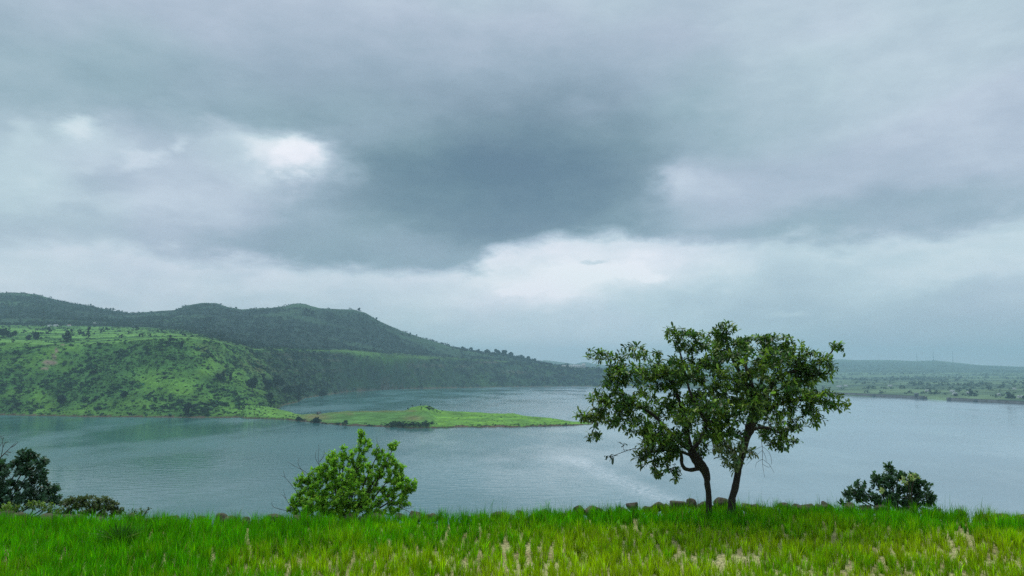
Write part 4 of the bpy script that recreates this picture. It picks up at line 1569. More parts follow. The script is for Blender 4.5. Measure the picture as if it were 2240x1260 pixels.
# ------------------------------------------------------------------ stones along the edge
def stone_mesh(seed, sides=10, angular=0.0):
    r = np.random.default_rng(seed)
    import bmesh
    bm = bmesh.new()
    bmesh.ops.create_icosphere(bm, subdivisions=3, radius=0.5)
    V = np.array([v.co[:] for v in bm.verts])
    cuts = rand_unit(13, r)
    for c in cuts:
        h = r.uniform(.26, .42)
        d = V @ c
        V = V - np.maximum(d - h, 0)[:, None] * c * 0.97
    V = V * (1 + 0.10 * (fbm(V[:, 0] * 4 + seed, V[:, 1] * 4 + V[:, 2] * 3, 4, seed) - .5))[:, None]
    for v, c in zip(bm.verts, V):
        v.co = c
    me_ = bpy.data.meshes.new('stone')
    bm.to_mesh(me_)
    bm.free()
    me_.polygons.foreach_set('use_smooth', np.ones(len(me_.polygons), dtype=bool))
    me_.materials.append(M_stone)
    return me_


SM = [stone_mesh(300 + i) for i in range(9)]
wall_root = empty('stone_wall', (0, float(edge_Y(np.array([0.0]))[0]) + .35, ZF), 'low dry wall of loose brown field stones along the far edge of the rice field', 'stone wall')
wr0 = np.array(wall_root.location)
# measured stones: px, top y, width px, height px
ST = [(10, 1118, 44, 30), (48, 1119, 46, 26), (104, 1121, 42, 24), (285, 1118, 30, 30), (300, 1128, 34, 26), (345, 1131, 20, 18), (372, 1130, 34, 20), (442, 1126, 26, 20), (600, 1121, 30, 28), (690, 1134, 22, 20),
      (718, 1133, 14, 14), (743, 1136, 18, 14), (777, 1131, 18, 18), (822, 1129, 30, 26), (905, 1132, 18, 16), (950, 1122, 24, 18), (1045, 1123, 22, 18), (1090, 1115, 36, 22), (1135, 1116, 20, 16), (1268, 1105, 32, 22),
      (1297, 1106, 34, 20), (1345, 1113, 32, 20), (1385, 1098, 28, 26), (1412, 1106, 20, 20), (1438, 1098, 24, 24), (1456, 1103, 16, 18), (1480, 1092, 38, 34), (1510, 1093, 26, 30), (1545, 1099, 30, 22), (1578, 1089, 32, 42),
      (1592, 1099, 12, 16), (1634, 1101, 28, 24), (1655, 1102, 22, 22), (1716, 1097, 30, 22), (1765, 1098, 40, 20), (1800, 1101, 22, 18), (1935, 1104, 34, 16), (2030, 1114, 30, 16), (2200, 1132, 40, 18)]
used_x = []
for i, (x, yt, wp, hp) in enumerate(ST):
    Xg_ = (x - 1120) / F / HD * 16
    for _ in range(3):
        Yw = float(edge_Y(np.array([Xg_]))[0]) + 0.32
        Xg_ = (x - 1120) / F / HD * Yw
    T_ = pt(x, yt, Yw)
    m = Yw / F
    w, h = wp * m, hp * m
    w *= 1.25
    T_[2] += 0.02 if 1360 < x < 1680 else -0.01
    hh = min(max(h, w * .62), w * .85)
    o = add_obj('stone', SM[i % len(SM)], wall_root)
    o.location = Vector(np.array([T_[0], Yw, T_[2] - hh * .46]) - wr0)
    o.scale = (w, w * rng.uniform(.8, 1.1), hh)
    o.rotation_euler = (rng.uniform(-.12, .12), rng.uniform(-.12, .12), rng.uniform(0, 6.28))
    used_x.append(x)
# lower stones that fill the wall between them
for k_ in range(80):
    X_ = -14 + 28 * (k_ + rng.uniform(-.3, .3)) / 80
    Yw = float(edge_Y(np.array([X_]))[0]) + rng.uniform(.28, .5)
    s = rng.uniform(.26, .46)
    o = add_obj('stone', SM[int(rng.integers(0, len(SM)))], wall_root)
    z = ZF + rng.uniform(-.04, .10)
    o.location = Vector(np.array([X_, Yw, z]) - wr0)
    o.scale = (s * rng.uniform(.9, 1.4), s, s * rng.uniform(.7, 1))
    o.rotation_euler = (rng.uniform(-.3, .3), rng.uniform(-.3, .3), rng.uniform(0, 6.28))


# ------------------------------------------------------------------ skeletons
class Skel:
    def __init__(self):
        self.P, self.par, self.rad, self.dep = [], [], [], []

    def node(self, p, par, rad=None):
        self.P.append(np.asarray(p, float))
        self.par.append(par)
        self.rad.append(rad)
        self.dep.append(0 if par < 0 else self.dep[par] + float(np.linalg.norm(self.P[par] - self.P[-1])))
        return len(self.P) - 1

    def path(self, pts, rads, par=-1, sub=3):
        pts = np.asarray(pts, float)
        if par >= 0:
            pts = np.concatenate([[self.P[par]], pts])
            rads = [rads[0]] + list(rads)
        n_ = len(pts)
        tq = np.linspace(0, n_ - 1, (n_ - 1) * sub + 1)
        # catmull-rom
        Pp = np.concatenate([[2 * pts[0] - pts[1]], pts, [2 * pts[-1] - pts[-2]]])
        ids = []
        for k_, q in enumerate(tq):
            if par >= 0 and k_ == 0:
                ids.append(par)
                continue
            i = min(int(q), n_ - 2)
            f = q - i
            a, b_, c, d = Pp[i:i + 4]
            p = 0.5 * ((2 * b_) + (-a + c) * f + (2 * a - 5 * b_ + 4 * c - d) * f * f + (-a + 3 * b_ - 3 * c + d) * f ** 3)
            ids.append(self.node(p, ids[-1] if ids else par, float(np.interp(q, range(n_), rads))))
        return ids

    def attach(self, target, r, up=0.0, n_=4, wig=0.05, minz=-1e9, maxd=None):
        A = np.array(self.P)
        d = np.linalg.norm(A - target, axis=1)
        cost = d + 0.12 * np.array(self.dep) + 0.6 * np.maximum(A[:, 2] - target[2], 0) + np.where(A[:, 2] < minz, 50, 0)
        i = int(np.argmin(cost))
        st = self.P[i]
        pp = self.par[i]
        dirp = norm(st - self.P[pp]) if pp >= 0 else np.array([0, 0, 1.0])
        L_ = np.linalg.norm(target - st)
        ctrl = st + dirp * L_ * 0.35 + np.array([0, 0, up * L_]) + rand_unit(1)[0] * wig * L_
        prev = i
        n2 = max(2, int(min(n_, L_ / 0.06)))
        for k_ in range(1, n2 + 1):
            f = k_ / n2
            p = (1 - f) ** 2 * st + 2 * f * (1 - f) * ctrl + f * f * target + rand_unit(1)[0] * wig * .3 * L_ * (f < 1)
            prev = self.node(p, prev)
        return prev

    def finish(self, rt=0.004, ex=0.42, rmax=None):
        n_ = len(self.P)
        cnt = np.zeros(n_)
        kids = [[] for _ in range(n_)]
        for i, p in enumerate(self.par):
            if p >= 0: kids[p].append(i)
        order = sorted(range(n_), key=lambda i: -i)
        for i in order:
            if not kids[i]: cnt[i] = max(cnt[i], 1)
            if self.par[i] >= 0: cnt[self.par[i]] += cnt[i]
        R = np.zeros(n_)
        for i in range(n_):
            auto = rt * cnt[i] ** ex
            if self.rad[i] is None:
                pr_ = R[self.par[i]] if self.par[i] >= 0 else auto
                R[i] = min(auto, pr_ * .95)
            else:
                R[i] = self.rad[i]
        self.R, self.kids, self.cnt = R, kids, cnt
        return R

    def mesh(self, b, col, thick=0.02, bump=.12):
        done = [False] * len(self.P)
        starts = [i for i, p in enumerate(self.par) if p < 0]
        stack = [(s, None) for s in starts]
        while stack:
            i, prev = stack.pop()
            chain = [i] if prev is None else [prev, i]
            cur = i
            while self.kids[cur]:
                ks = sorted(self.kids[cur], key=lambda k_: -self.R[k_] - 1e-4 * self.cnt[k_])
                for o_ in ks[1:]:
                    stack.append((o_, cur))
                cur = ks[0]
                chain.append(cur)
            P = np.array([self.P[c] for c in chain])
            R_ = np.array([self.R[c] for c in chain])
            if prev is not None: R_[0] = R_[1]
            tube(b, P, R_, 10 if R_.max() > thick else (6 if R_.max() > .012 else 4), col, bump if R_.max() > thick else 0)


def tuft_dirs(n_, axis, spread):
    d = rand_unit(n_) * spread + axis
    return norm(d)


def tip_dir(sk, i):
    p = sk.par[i]
    return norm(sk.P[i] - sk.P[p]) if p >= 0 else np.array([0, 0, 1.0])


def blob_points(blobs, Y0, n_per_area, mind, rr=rng, shell=0.35):
    """points in ellipsoids given in photo pixels: (px,py,rx,ry,dY metres)"""
    out = []
    for (x, y, rx, ry, dy) in blobs:
        c = pt(x, y, Y0 + dy)
        m = (Y0 + dy) / F
        ax = np.array([rx * m, max(rx, ry) * m * 0.9, ry * m])
        cnt = int(n_per_area * rx * ry / 1000.0) + 1
        tries = 0
        got = 0
        while got < cnt and tries < cnt * 30:
            tries += 1
            u = rand_unit(1)[0] * (rr.uniform(shell, 1) ** .5)
            p = c + u * ax
            if out and np.min(np.linalg.norm(np.array(out)[-400:] - p, axis=1)) < mind:
                continue
            out.append(p)
            got += 1
    return out


# ------------------------------------------------------------------ the big two stemmed tree
TY = 16.75
tm = TY / F


def tp(x, y, dy=0.0):
    return pt(x, y, TY + dy)


BASE = tp(1575, 1122)
BASE[2] = ZF
tree = empty('broadleaf_tree', BASE, 'spreading two stemmed broadleaf tree growing out of the stone wall at the field edge', 'tree')
sk = Skel()
px2 = lambda w: w * tm / 2 * .93
tl = sk.path([tp(1552, 1132), tp(1551, 1106), tp(1550, 1082), tp(1547, 1060), tp(1546, 1043), tp(1541, 1028), tp(1530, 1014, .02), tp(1520, 1000, .05), tp(1512, 985, .05)],
             [px2(17), px2(14.5), px2(13), px2(13), px2(15), px2(21), px2(25), px2(23), px2(19)])
trn = sk.path([tp(1600, 1130), tp(1600.5, 1104), tp(1602, 1088), tp(1609, 1064), tp(1613, 1042), tp(1618, 1017), tp(1625, 990, .05), tp(1630, 965, .05), tp(1638, 942, .05), tp(1645, 918), tp(1649, 897)],
              [px2(20), px2(17), px2(15.5), px2(15), px2(14), px2(14), px2(16), px2(18), px2(22), px2(21), px2(18)])


def last(ids): return ids[-1]


def nearest(ids, p):
    return ids[int(np.argmin([np.linalg.norm(sk.P[i] - p) for i in ids]))]


w = px2
j = nearest(tl, tp(1535, 1022))
sk.path([tp(1518, 1027, -.05), tp(1508, 1028, -.08), tp(1497, 1024, -.1), tp(1491, 1012, -.1), tp(1491, 998, -.1), tp(1485, 984, -.15), tp(1470, 965, -.3), tp(1445, 950, -.5), tp(1410, 945, -.7)],
        [w(10), w(9), w(8.5), w(8), w(7.5), w(7), w(6), w(5), w(4)], j)
e = tl[-1]
sk.path([tp(1504, 955, .1), tp(1500, 928, .2), tp(1492, 900, .3), tp(1480, 860, .4), tp(1462, 825, .5), tp(1440, 800, .5)], [w(13), w(11), w(9), w(8), w(6), w(4)], e)
sk.path([tp(1488, 968, -.1), tp(1460, 940, -.3), tp(1425, 905, -.5), tp(1385, 885, -.7), tp(1340, 880, -.8)], [w(11), w(9), w(7), w(6), w(4)], e)
sk.path([tp(1530, 965, .3), tp(1545, 930, .7), tp(1548, 895, 1.0), tp(1540, 860, 1.2)], [w(10), w(9), w(7), w(4)], e)
sk.path([tp(1480, 985, -.4), tp(1450, 985, -.8), tp(1420, 990, -1.1)], [w(7), w(5), w(3.5)], nearest(tl, tp(1520, 1000)))
e = nearest(trn, tp(1629, 968))
sk.path([tp(1612, 953, -.1), tp(1595, 950, -.2), tp(1577, 953, -.3), tp(1562, 945, -.4), tp(1546, 926, -.5), tp(1528, 895, -.6), tp(1510, 860, -.6), tp(1500, 820, -.5), tp(1490, 780, -.4), tp(1480, 745, -.3)],
        [w(9), w(9), w(10), w(10), w(8), w(7), w(6), w(5), w(4), w(3)], e)
e = trn[-1]
sk.path([tp(1666, 873, 0), tp(1690, 842, .1), tp(1712, 820, .1), tp(1750, 808, .1), tp(1790, 795, .1), tp(1815, 775, .1), tp(1826, 758, .1)], [w(12), w(10), w(8), w(6), w(5), w(4), w(2.5)], e)
sk.path([tp(1643, 868, .2), tp(1630, 836, .3), tp(1610, 800, .3), tp(1596, 768, .3), tp(1588, 735, .2)], [w(13), w(11), w(9), w(7), w(4)], e)
sk.path([tp(1660, 862, .5), tp(1668, 820, .8), tp(1672, 780, .9), tp(1665, 750, .9)], [w(10), w(8), w(6), w(3)], e)
e = nearest(trn, tp(1645, 918))
sk.path([tp(1680, 895, -.3), tp(1715, 880, -.5), tp(1755, 875, -.6), tp(1800, 880, -.6)], [w(9), w(7), w(6), w(4)], e)
sk.path([tp(1672, 935, .3), tp(1700, 945, .6), tp(1722, 955, .8)], [w(7), w(5), w(3)], nearest(trn, tp(1638, 945)))
sk.path([tp(1640, 880, -.5), tp(1645, 840, -.9), tp(1630, 800, -1.1)], [w(9), w(7), w(5)], e)
n_manual = len(sk.P)

CROWN = [  # px, py, rx, ry, depth offset
    (1590, 722, 26, 18, .1), (1560, 738, 34, 22, .3), (1482, 728, 26, 18, -.3), (1505, 748, 34, 24, -.3), (1545, 775, 50, 26, -.2), (1600, 765, 46, 30, .2),
    (1655, 752, 42, 22, .6), (1698, 750, 42, 22, .4), (1735, 770, 34, 22, .2), (1650, 790, 54, 28, -.7), (1720, 800, 50, 26, .4), (1778, 790, 34, 22, 0), (1826, 757, 14, 13, .1), (1806, 808, 24, 22, 0),
    (1312, 775, 24, 15, -.5), (1345, 788, 28, 18, -.5), (1388, 770, 30, 15, -.3), (1435, 785, 14, 20, .4), (1420, 808, 40, 24, .1), (1370, 820, 42, 24, -.6), (1338, 838, 24, 18, -.7),
    (1460, 830, 40, 26, .3), (1500, 812, 38, 24, -.6), (1545, 820, 44, 26, .6), (1600, 830, 46, 28, -.8), (1650, 835, 44, 28, .5), (1705, 845, 44, 28, -.3), (1760, 840, 40, 26, .2),
    (1310, 868, 24, 16, -.8), (1345, 880, 40, 22, -.8), (1295, 905, 26, 16, -.9), (1270, 908, 16, 10, -.9), (1330, 915, 40, 20, -.7), (1390, 880, 46, 26, -.6), (1440, 890, 44, 28, .4), (1390, 930, 46, 24, -.8),
    (1495, 880, 40, 28, .5), (1545, 870, 42, 28, -.5), (1595, 885, 40, 28, 1.0), (1550, 915, 40, 24, .8), (1500, 930, 34, 22, -.5), (1700, 890, 42, 24, -.5), (1750, 885, 40, 22, -.6), (1810, 875, 38, 20, -.6), (1838, 885, 20, 12, -.6),
    (1775, 915, 26, 14, -.4), (1725, 925, 40, 20, .5), (1690, 950, 34, 20, .7), (1730, 968, 22, 12, .8), (1300, 955, 20, 10, -.8), (1440, 945, 42, 24, -.9), (1410, 975, 26, 18, -1.0), (1450, 990, 38, 22, -.8),
    (1400, 1005, 14, 14, -1.1), (1440, 1025, 24, 14, -.9), (1478, 1038, 16, 12, -.9), (1470, 965, 36, 24, -.9), (1545, 960, 34, 18, .6), (1600, 945, 34, 14, -1.0), (1560, 945, 30, 16, -1.1), (1640, 900, 40, 24, -1.2), (1500, 905, 34, 22, -1.1), (1560, 890, 36, 22, -1.2), (1660, 870, 30, 24, -1.0), (1580, 925, 30, 20, -1.0), (1530, 985, 22, 14, .4), (1660, 915, 26, 20, 1.0)]
CROWN += [(1475, 795, 28, 18, 0), (1440, 832, 36, 22, .5), (1700, 780, 36, 20, -.5), (1765, 822, 34, 20, .4), (1740, 862, 34, 20, -.8), (1700, 975, 22, 12, .6), (1610, 860, 34, 24, -.2), (1540, 800, 34, 20, 0)]
pts = blob_points(CROWN, TY, 29.0, 0.068)
pts.sort(key=lambda p: min(np.linalg.norm(p - q) for q in sk.P[:n_manual:3]))
tips = []
zmin_br = tp(1500, 1015)[2]
for p in pts:
    tips.append(sk.attach(p, None, up=0.05, n_=4, wig=.12, minz=zmin_br - (0.25 if p[2] < zmin_br else 0)))
# pale drooping cluster in front of the right stem and the spray at the left
pale_t = [sk.attach(p, None, n_=3, wig=.1, minz=zmin_br) for p in blob_points([(1600, 972, 38, 14, -.45), (1598, 998, 26, 18, -.5), (1640, 985, 20, 8, -.45), (1570, 985, 14, 8, -.45), (1608, 1018, 14, 10, -.45)], TY, 34, .05)]
sp_ids = sk.path([tp(1385, 982, -1.1), tp(1360, 990, -1.1), tp(1338, 998, -1.1), tp(1328, 997, -1.1)], [.007, .006, .005, .004], nearest(range(len(sk.P)), tp(1420, 985, -1.0)))
spray_t = [sp_ids[-1], sk.attach(tp(1362, 972, -1.1), None, n_=3), sk.attach(tp(1342, 1000, -1.15), None, n_=2)]
sk.finish(rt=.0042, ex=.45)
bb = Batch()
sk.mesh(bb, (0.026, 0.022, 0.018), .02, .2)
# dead hanging twigs on the right
tw = Skel()
a0 = tw.path([tp(1665, 960, -.3), tp(1668, 985, -.32), tp(1668, 1015, -.35), tp(1673, 1045, -.36)], [.006, .005, .004, .002])
for (q, pts_) in [((1668, 1000), [(1655, 1012), (1652, 1025)]), ((1668, 1005), [(1682, 1015), (1694, 1035)]), ((1667, 985), [(1675, 1000), (1676, 1012)]), ((1666, 975), [(1683, 990), (1688, 1010), (1686, 1018)]),
                  ((1667, 985), [(1650, 1000), (1632, 1018)]), ((1668, 1012), [(1680, 1022), (1686, 1020)]), ((1667, 980), [(1650, 985), (1640, 1000)])]:
    A_ = np.array([tw.P[i] for i in a0])
    i0 = a0[int(np.argmin(np.linalg.norm(A_ - tp(q[0], q[1], -.33), axis=1)))]
    tw.path([tp(x, y, -.33) for x, y in pts_], [.0035] * (len(pts_) - 1) + [.002], i0, 2)
tw.finish()
bt = Batch()
tw.mesh(bt, (0.10, 0.085, 0.07))
root_off = BASE
add_obj('trunk', bb.mesh('trunk', M_bark, BASE, True), tree)
add_obj('dead_twig', bt.mesh('dead_twig', M_bark, BASE, True), tree)

LP, LR, LS, LC = [], [], [], []
for gi, (lst, kind) in enumerate(((tips, 0), (pale_t, 1), (spray_t, 2))):
    for i in lst:
        ax = tip_dir(sk, i)
        nl = int(rng.integers(13, 21)) if kind == 0 else (9 if kind == 1 else 6)
        p0 = sk.P[i]
        along = rng.uniform(-.22, .03, nl)
        ang = np.arange(nl) * 2.4 + rng.uniform(0, 6)
        ref = norm(np.cross(ax, np.array([.2, .3, 1.0])))
        u2 = np.cross(ax, ref)
        rad_ = np.cos(ang)[:, None] * ref + np.sin(ang)[:, None] * u2
        dirs = norm(rad_ * np.array([1, 1, .75]) + ax * rng.uniform(.1, .9, nl)[:, None] + np.array([0, 0, -.05 if kind == 0 else -.5]) + rng.normal(0, .28, (nl, 3)))
        upv = norm(np.array([0, 0, 1.0]) + rng.normal(0, .35, (nl, 3)))
        LP.append(p0 + ax * along[:, None])
        LR.append(frames(dirs, upv))
        LS.append(rng.uniform(.065, .16, nl) * (1.15 if kind else 1))
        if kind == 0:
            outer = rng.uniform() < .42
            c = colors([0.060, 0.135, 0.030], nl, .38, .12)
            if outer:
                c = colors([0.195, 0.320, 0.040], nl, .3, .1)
        elif kind == 1:
            c = colors([0.20, 0.27, 0.11], nl, .25)
        else:
            c = colors([0.035, 0.07, 0.035], nl, .2)
        LC.append(c)
LP, LR, LS, LC = np.concatenate(LP), np.concatenate(LR), np.concatenate(LS), np.concatenate(LC)
print('tree leaves', len(LP), 'nodes', len(sk.P))
# the 300 leaves that show largest are leaves of their own
cx_, cy_p = project(LP)
front = LP[:, 1] + 0.4 * rng.uniform(size=len(LP)) - 0.6 * (np.hypot((cx_ - 1555) / 300, (cy_p - 870) / 170) > .75) - 3.0 * LS
pick = np.argsort(front)[:300]
rest = np.setdiff1d(np.arange(len(LP)), pick)
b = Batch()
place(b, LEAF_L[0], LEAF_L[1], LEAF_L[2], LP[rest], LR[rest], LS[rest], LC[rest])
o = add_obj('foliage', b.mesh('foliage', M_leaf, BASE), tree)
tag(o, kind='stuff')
leaf_me = []
for c in ((0.040, 0.085, 0.024), (0.055, 0.10, 0.025), (0.12, 0.16, 0.03), (0.03, 0.065, 0.03), (0.20, 0.27, 0.11)):
    bL = Batch()
    bL.add(LEAF_L[0], T=LEAF_L[1], Q=LEAF_L[2], col=c)
    leaf_me.append(bL.mesh('leaf', M_leaf))
mc = np.array([[0.040, 0.085, 0.024], [0.055, 0.10, 0.025], [0.12, 0.16, 0.03], [0.03, 0.065, 0.03], [0.20, 0.27, 0.11]])
for i in pick:
    k_ = int(np.argmin(np.linalg.norm(np.log(mc) - np.log(LC[i]), axis=1)))
    o = bpy.data.objects.new('leaf', leaf_me[k_])
    C.objects.link(o)
    o.parent = tree
    o.matrix_local = Matrix.Translation(Vector(LP[i] - BASE)) @ Matrix(LR[i].tolist()).to_4x4() @ Matrix.Scale(float(LS[i]), 4)


# ------------------------------------------------------------------ bushes behind the field edge
def shrub(name, label, cat, base, blobs, Y0, per, mind, leaf, lsize, nleaf, col, tipcol, ptip, mat=M_bush, up=.3, spread=1.0, ll=.085, droop=0.0, stemcol=(0.06, 0.05, 0.04), group=None, stems=5, rt=.003):
    root = empty(name, base, label, cat, group)
    s = Skel()
    cen = [pt(x, y, Y0 + dy) for (x, y, rx, ry, dy) in blobs]
    order = np.argsort([np.linalg.norm(c - base) for c in cen])[::-1][:stems]
    r0 = s.node(base, -1)
    for q in order:
        c = cen[q]
        s.path([base + (c - base) * .35 + rand_unit(1)[0] * .06 + np.array([0, 0, .05]), base + (c - base) * .7 + rand_unit(1)[0] * .05, c], [.022, .014, .008], r0, 3)
    P_ = blob_points(blobs, Y0, per, mind)
    P_.sort(key=lambda p: np.linalg.norm(p - base))
    tips_ = [s.attach(p, None, up=.08, n_=4, wig=.1) for p in P_]
    s.finish(rt=rt, ex=.42)
    bS = Batch()
    s.mesh(bS, stemcol, .015, .1)
    add_obj('stems', bS.mesh('stems', M_bark, base, True), root)
    lp, lr, ls, lc = [], [], [], []
    for i in tips_:
        ax = norm(tip_dir(s, i) + np.array([0, 0, up]))
        nl = int(nleaf * rng.uniform(.7, 1.3))
        ang = np.arange(nl) * 2.4 + rng.uniform(0, 6)
        ref = norm(np.cross(ax, np.array([.2, .3, 1.0])))
        u2 = np.cross(ax, ref)
        rad_ = np.cos(ang)[:, None] * ref + np.sin(ang)[:, None] * u2
        dirs = norm(rad_ * spread + ax * rng.uniform(.2, 1.2, nl)[:, None] + np.array([0, 0, -droop]) + rng.normal(0, .25, (nl, 3)))
        upv = norm(ax + np.array([0, 0, .6]) + rng.normal(0, .4, (nl, 3)))
        al = rng.uniform(-ll * 1.1, ll * .35, nl)
        lp.append(s.P[i] + ax * al[:, None] + rng.normal(0, ll * .18, (nl, 3)))
        lr.append(frames(dirs, upv))
        ls.append(lsize * rng.uniform(.65, 1.25, nl))
        tf = np.clip((al / ll + 1.1) / 1.45, 0, 1)[:, None]         # young leaves at the shoot tips; their paler colour also paints light and inner shade
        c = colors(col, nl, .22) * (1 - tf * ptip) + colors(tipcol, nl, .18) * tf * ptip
        lc.append(c)
    lp, lr, ls, lc = map(np.concatenate, (lp, lr, ls, lc))
    b_ = Batch()
    place(b_, leaf[0], leaf[1], leaf[2], lp, lr, ls, lc)
    o_ = add_obj('foliage', b_.mesh('foliage', mat, base), root)
    tag(o_, kind='stuff')
    print(name, 'leaves', len(lp))
    return root, s


def bank_point(x, dist):
    Yb = 17.0
    for _ in range(3):
        X_ = (x - 1120) / F / HD * Yb
        Yb = float(edge_Y(np.array([X_]))[0]) + dist
    return np.array([X_, Yb, float(bank_z(np.array([X_]), np.array([dist]))[0]) - .05])


# bright green bush
B_ = bank_point(760, 1.1)
GY = B_[1]
green, gs = shrub('green_bush', 'dense bright green bush with fresh leaves rising behind the field edge', 'bush', B_,
    [(792, 952, 9, 12, 0), (798, 975, 16, 14, 0), (782, 1000, 22, 18, 0), (828, 990, 12, 12, .1), (861, 978, 11, 13, .1), (845, 1005, 22, 16, .2), (752, 986, 8, 9, -.1), (738, 1005, 20, 20, -.1), (722, 1000, 12, 14, 0), (800, 1035, 36, 26, .2),
     (860, 1035, 28, 24, .1), (880, 1055, 26, 18, 0), (900, 1060, 14, 14, 0), (870, 1085, 28, 18, .1), (888, 1098, 14, 8, .1), (750, 1040, 28, 26, -.3), (765, 1080, 34, 28, -.4), (715, 1030, 22, 20, 0), (695, 1035, 16, 14, -.1),
     (700, 1065, 26, 22, -.1), (670, 1045, 14, 12, 0), (655, 1055, 14, 10, 0), (672, 1085, 22, 20, -.1), (648, 1095, 14, 16, 0), (660, 1115, 24, 14, -.1), (720, 1105, 34, 18, -.2), (820, 1085, 34, 24, .2), (800, 1105, 22, 12, -.3), (640, 1110, 10, 10, 0), (745, 1112, 40, 16, -.1), (790, 1062, 36, 22, .3), (735, 1075, 32, 22, .3), (690, 1100, 30, 16, -.3), (700, 1124, 44, 12, -.1), (790, 1122, 50, 12, -.2), (855, 1116, 24, 9, 0)],
    GY, 72, .035, LEAF_O, .05, 40, [0.075, 0.215, 0.018], [0.42, 0.74, 0.06], .95, up=.5, spread=.9, stems=14)
# its bare twigs at the left
s = Skel()
for pl in ([(700, 1045), (699, 1020), (696, 1000), (698, 980), (696, 972)], [(690, 1050), (665, 1030), (645, 1020), (630, 1010)], [(655, 1085), (637, 1060), (624, 1045), (614, 1040)], [(640, 1115), (625, 1090), (620, 1070)],
           [(640, 1120), (600, 1110), (594, 1098)], [(668, 1040), (652, 1015), (655, 1000)], [(700, 1020), (690, 1002), (692, 985)], [(699, 1010), (708, 998), (710, 985)], [(860, 1105), (890, 1112), (905, 1108)], [(840, 1000), (826, 970), (824, 958)],
           [(625, 1090), (615, 1080)], [(624, 1045), (620, 1030)], [(875, 1110), (898, 1122), (902, 1135)]):
    s.path([pt(x, y, GY - .1 + .02 * i) for i, (x, y) in enumerate(pl)], list(np.linspace(.007, .0025, len(pl))))
s.finish()
b = Batch()
s.mesh(b, (0.07, 0.055, 0.045))
add_obj('bare_twig', b.mesh('bare_twig', M_bark, B_, True), green)

# dark bush at the right with pale young leaves
B_ = bank_point(1950, .9)
shrub('dark_bush', 'dark leafy bush standing alone at the right end of the field edge', 'bush', B_,
      [(1945, 1030, 8, 12, 0), (1940, 1050, 18, 14, 0), (1965, 1035, 8, 10, .1), (1910, 1045, 12, 8, 0), (1925, 1062, 20, 14, 0), (1990, 1052, 24, 14, 0), (2015, 1062, 16, 12, 0), (1980, 1075, 28, 16, .1), (2020, 1080, 20, 12, 0), (2032, 1090, 12, 10, 0),
       (1880, 1062, 14, 8, 0), (1868, 1075, 18, 8, 0), (1895, 1085, 26, 12, 0), (1858, 1085, 14, 5, 0), (1935, 1090, 32, 14, -.1), (2005, 1100, 26, 10, 0), (1850, 1100, 10, 5, 0), (1960, 1105, 40, 10, 0), (2035, 1104, 10, 6, 0)],
      B_[1], 48, .05, LEAF_D, .09, 26, [0.055, 0.125, 0.060], [0.105, 0.21, 0.105], .6, mat=M_leaf, up=.5, spread=.8, stems=10)
shrub('pale_shoots', 'pale yellow green shoots standing out of the top right of the dark bush', 'shoots', B_ + np.array([.15, -.12, 0]),
      [(1985, 1045, 12, 6, 0), (2002, 1042, 8, 5, 0), (1978, 1055, 8, 5, 0), (1930, 1072, 5, 4, 0)], B_[1] - .5, 50, .05, LEAF_D, .07, 12, [0.25, 0.33, 0.10], [0.55, 0.60, 0.25], .9, up=.6, stems=3)
# the dark tree at the left edge
B_ = bank_point(-30, 1.6)
shrub('dark_left_tree', 'dark bushy tree with dense small leaves cut by the left edge of the picture', 'tree', B_,
      [(70, 1000, 16, 12, 0), (48, 998, 12, 12, 0), (75, 1020, 24, 18, 0), (45, 1020, 22, 16, 0), (90, 1012, 10, 12, 0), (92, 1038, 12, 14, 0), (85, 1055, 18, 14, .1), (10, 1020, 14, 8, 0), (15, 1045, 26, 20, -.2), (30, 1075, 34, 24, -.2), (-20, 1030, 34, 26, 0),
       (-60, 1050, 50, 40, 0), (-30, 1080, 50, 30, -.2), (70, 1085, 24, 14, 0), (110, 1066, 16, 10, .1), (118, 1075, 12, 10, .1), (95, 1090, 26, 12, 0), (120, 1095, 12, 10, 0), (20, 1102, 50, 12, -.2), (-120, 1080, 50, 40, 0), (-110, 1030, 30, 30, 0)],
      B_[1], 42, .05, LEAF_O, .08, 28, [0.048, 0.110, 0.062], [0.095, 0.20, 0.115], .6, mat=M_leaf, up=.3, stems=12)
# leafless tree behind it
B_ = bank_point(-70, 2.4)
root = empty('bare_tree', B_, 'leafless grey tree whose branches reach in at the left edge above the dark tree', 'tree')
s = Skel()
yb = B_[1]
t0 = s.path([B_, pt(-55, 1090, yb), pt(-30, 1040, yb), pt(-8, 1008, yb), pt(2, 1000, yb), pt(14, 988, yb), pt(26, 976, yb), pt(34, 968, yb)], [.05, .045, .03, .02, .013, .009, .006, .003])
for pl in ([(2, 998), (6, 980), (5, 962), (-4, 945)], [(-8, 1008), (-12, 980), (-6, 962), (2, 956), (10, 952)], [(14, 990), (24, 990)], [(6, 978), (12, 968), (20, 967)], [(24, 978), (32, 974), (40, 966)], [(-30, 1040), (-50, 1000), (-60, 960)], [(5, 964), (8, 957)], [(-12, 985), (0, 975), (6, 966)], [(10, 992), (18, 996)]):
    A_ = np.array(s.P)
    i0 = int(np.argmin(np.linalg.norm(A_ - pt(pl[0][0], pl[0][1], yb), axis=1)))
    s.path([pt(x, y, yb) for x, y in pl[1:]], list(np.linspace(.009, .003, max(2, len(pl) - 1)))[:len(pl) - 1], i0, 3)
s.finish()
b = Batch()
s.mesh(b, (0.09, 0.08, 0.07), .02, .1)
add_obj('branches', b.mesh('branches', M_bark, B_, True), root)
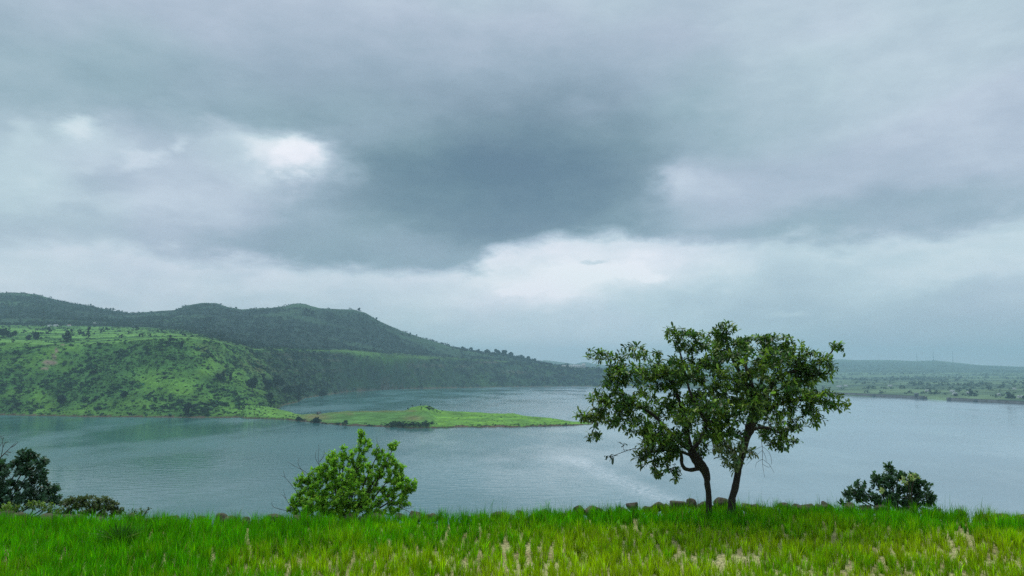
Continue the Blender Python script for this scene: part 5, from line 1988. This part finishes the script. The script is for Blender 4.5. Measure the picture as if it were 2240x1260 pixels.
# olive bush, small scraps of shrub
B_ = bank_point(205, .9)
shrub('olive_bush', 'low olive brown bush between the dark tree and the open water', 'bush', B_,
      [(165, 1098, 20, 11, 0), (195, 1096, 26, 11, 0), (220, 1100, 22, 12, 0), (240, 1108, 18, 9, 0), (258, 1117, 12, 7, 0), (180, 1115, 34, 12, -.1), (225, 1120, 34, 9, -.1), (145, 1100, 10, 8, 0)],
      B_[1], 80, .035, LEAF_D, .055, 30, [0.070, 0.105, 0.036], [0.16, 0.21, 0.07], .7, up=.4, stems=8)
B_ = bank_point(60, .55)
shrub('low_green_shrub', 'low yellow green weeds in front of the dark tree beside the wall stones', 'shrub', B_,
      [(10, 1108, 16, 7, 0), (40, 1112, 20, 6, 0), (75, 1104, 16, 8, 0), (100, 1106, 16, 8, 0), (120, 1114, 18, 8, 0), (0, 1118, 30, 6, 0), (140, 1120, 18, 6, 0)],
      B_[1], 80, .035, LEAF_D, .055, 14, [0.10, 0.20, 0.025], [0.27, 0.38, 0.07], .8, up=.7, stems=7)
B_ = bank_point(300, .6)
shrub('small_grey_shrub', 'small thin grey green shrub beside the pale wall stone left of centre', 'shrub', B_,
      [(312, 1118, 10, 5, 0), (295, 1120, 10, 5, 0), (305, 1130, 16, 7, 0), (322, 1117, 5, 4, 0), (280, 1126, 12, 6, 0)],
      B_[1], 90, .03, LEAF_D, .045, 12, [0.07, 0.11, 0.05], [0.15, 0.21, 0.09], .6, up=.5, stems=5)
B_ = bank_point(2070, .4)
shrub('trailing_shrub', 'low green trailing weeds at the foot of the dark bush on the right', 'shrub', B_,
      [(2060, 1122, 14, 5, 0), (2030, 1118, 14, 6, 0), (1990, 1118, 14, 5, 0), (2045, 1112, 8, 4, 0)],
      B_[1], 90, .03, LEAF_O, .05, 12, [0.05, 0.15, 0.02], [0.10, 0.24, 0.04], .6, up=.4, stems=4)

# ------------------------------------------------------------------ the air
hz = Batch()
box(hz, -9300, 9300, -420, 11300, -6.5, 352)
m = bpy.data.materials.new('haze')
m.use_nodes = True
t = m.node_tree
t.nodes.clear()
pv = N(t, 'ShaderNodeVolumePrincipled')
pv.inputs['Density'].default_value = 1.3e-4
pv.inputs['Color'].default_value = (0.58, 0.86, 1.0, 1)
pv.inputs['Anisotropy'].default_value = 0.2
out = N(t, 'ShaderNodeOutputMaterial')
L(t, pv.outputs[0], out.inputs['Volume'])
me = hz.mesh('haze', m)
o = add_obj('haze', me)
tag(o, 'thin grey blue rain haze over the lake and hills', 'haze', kind='stuff')
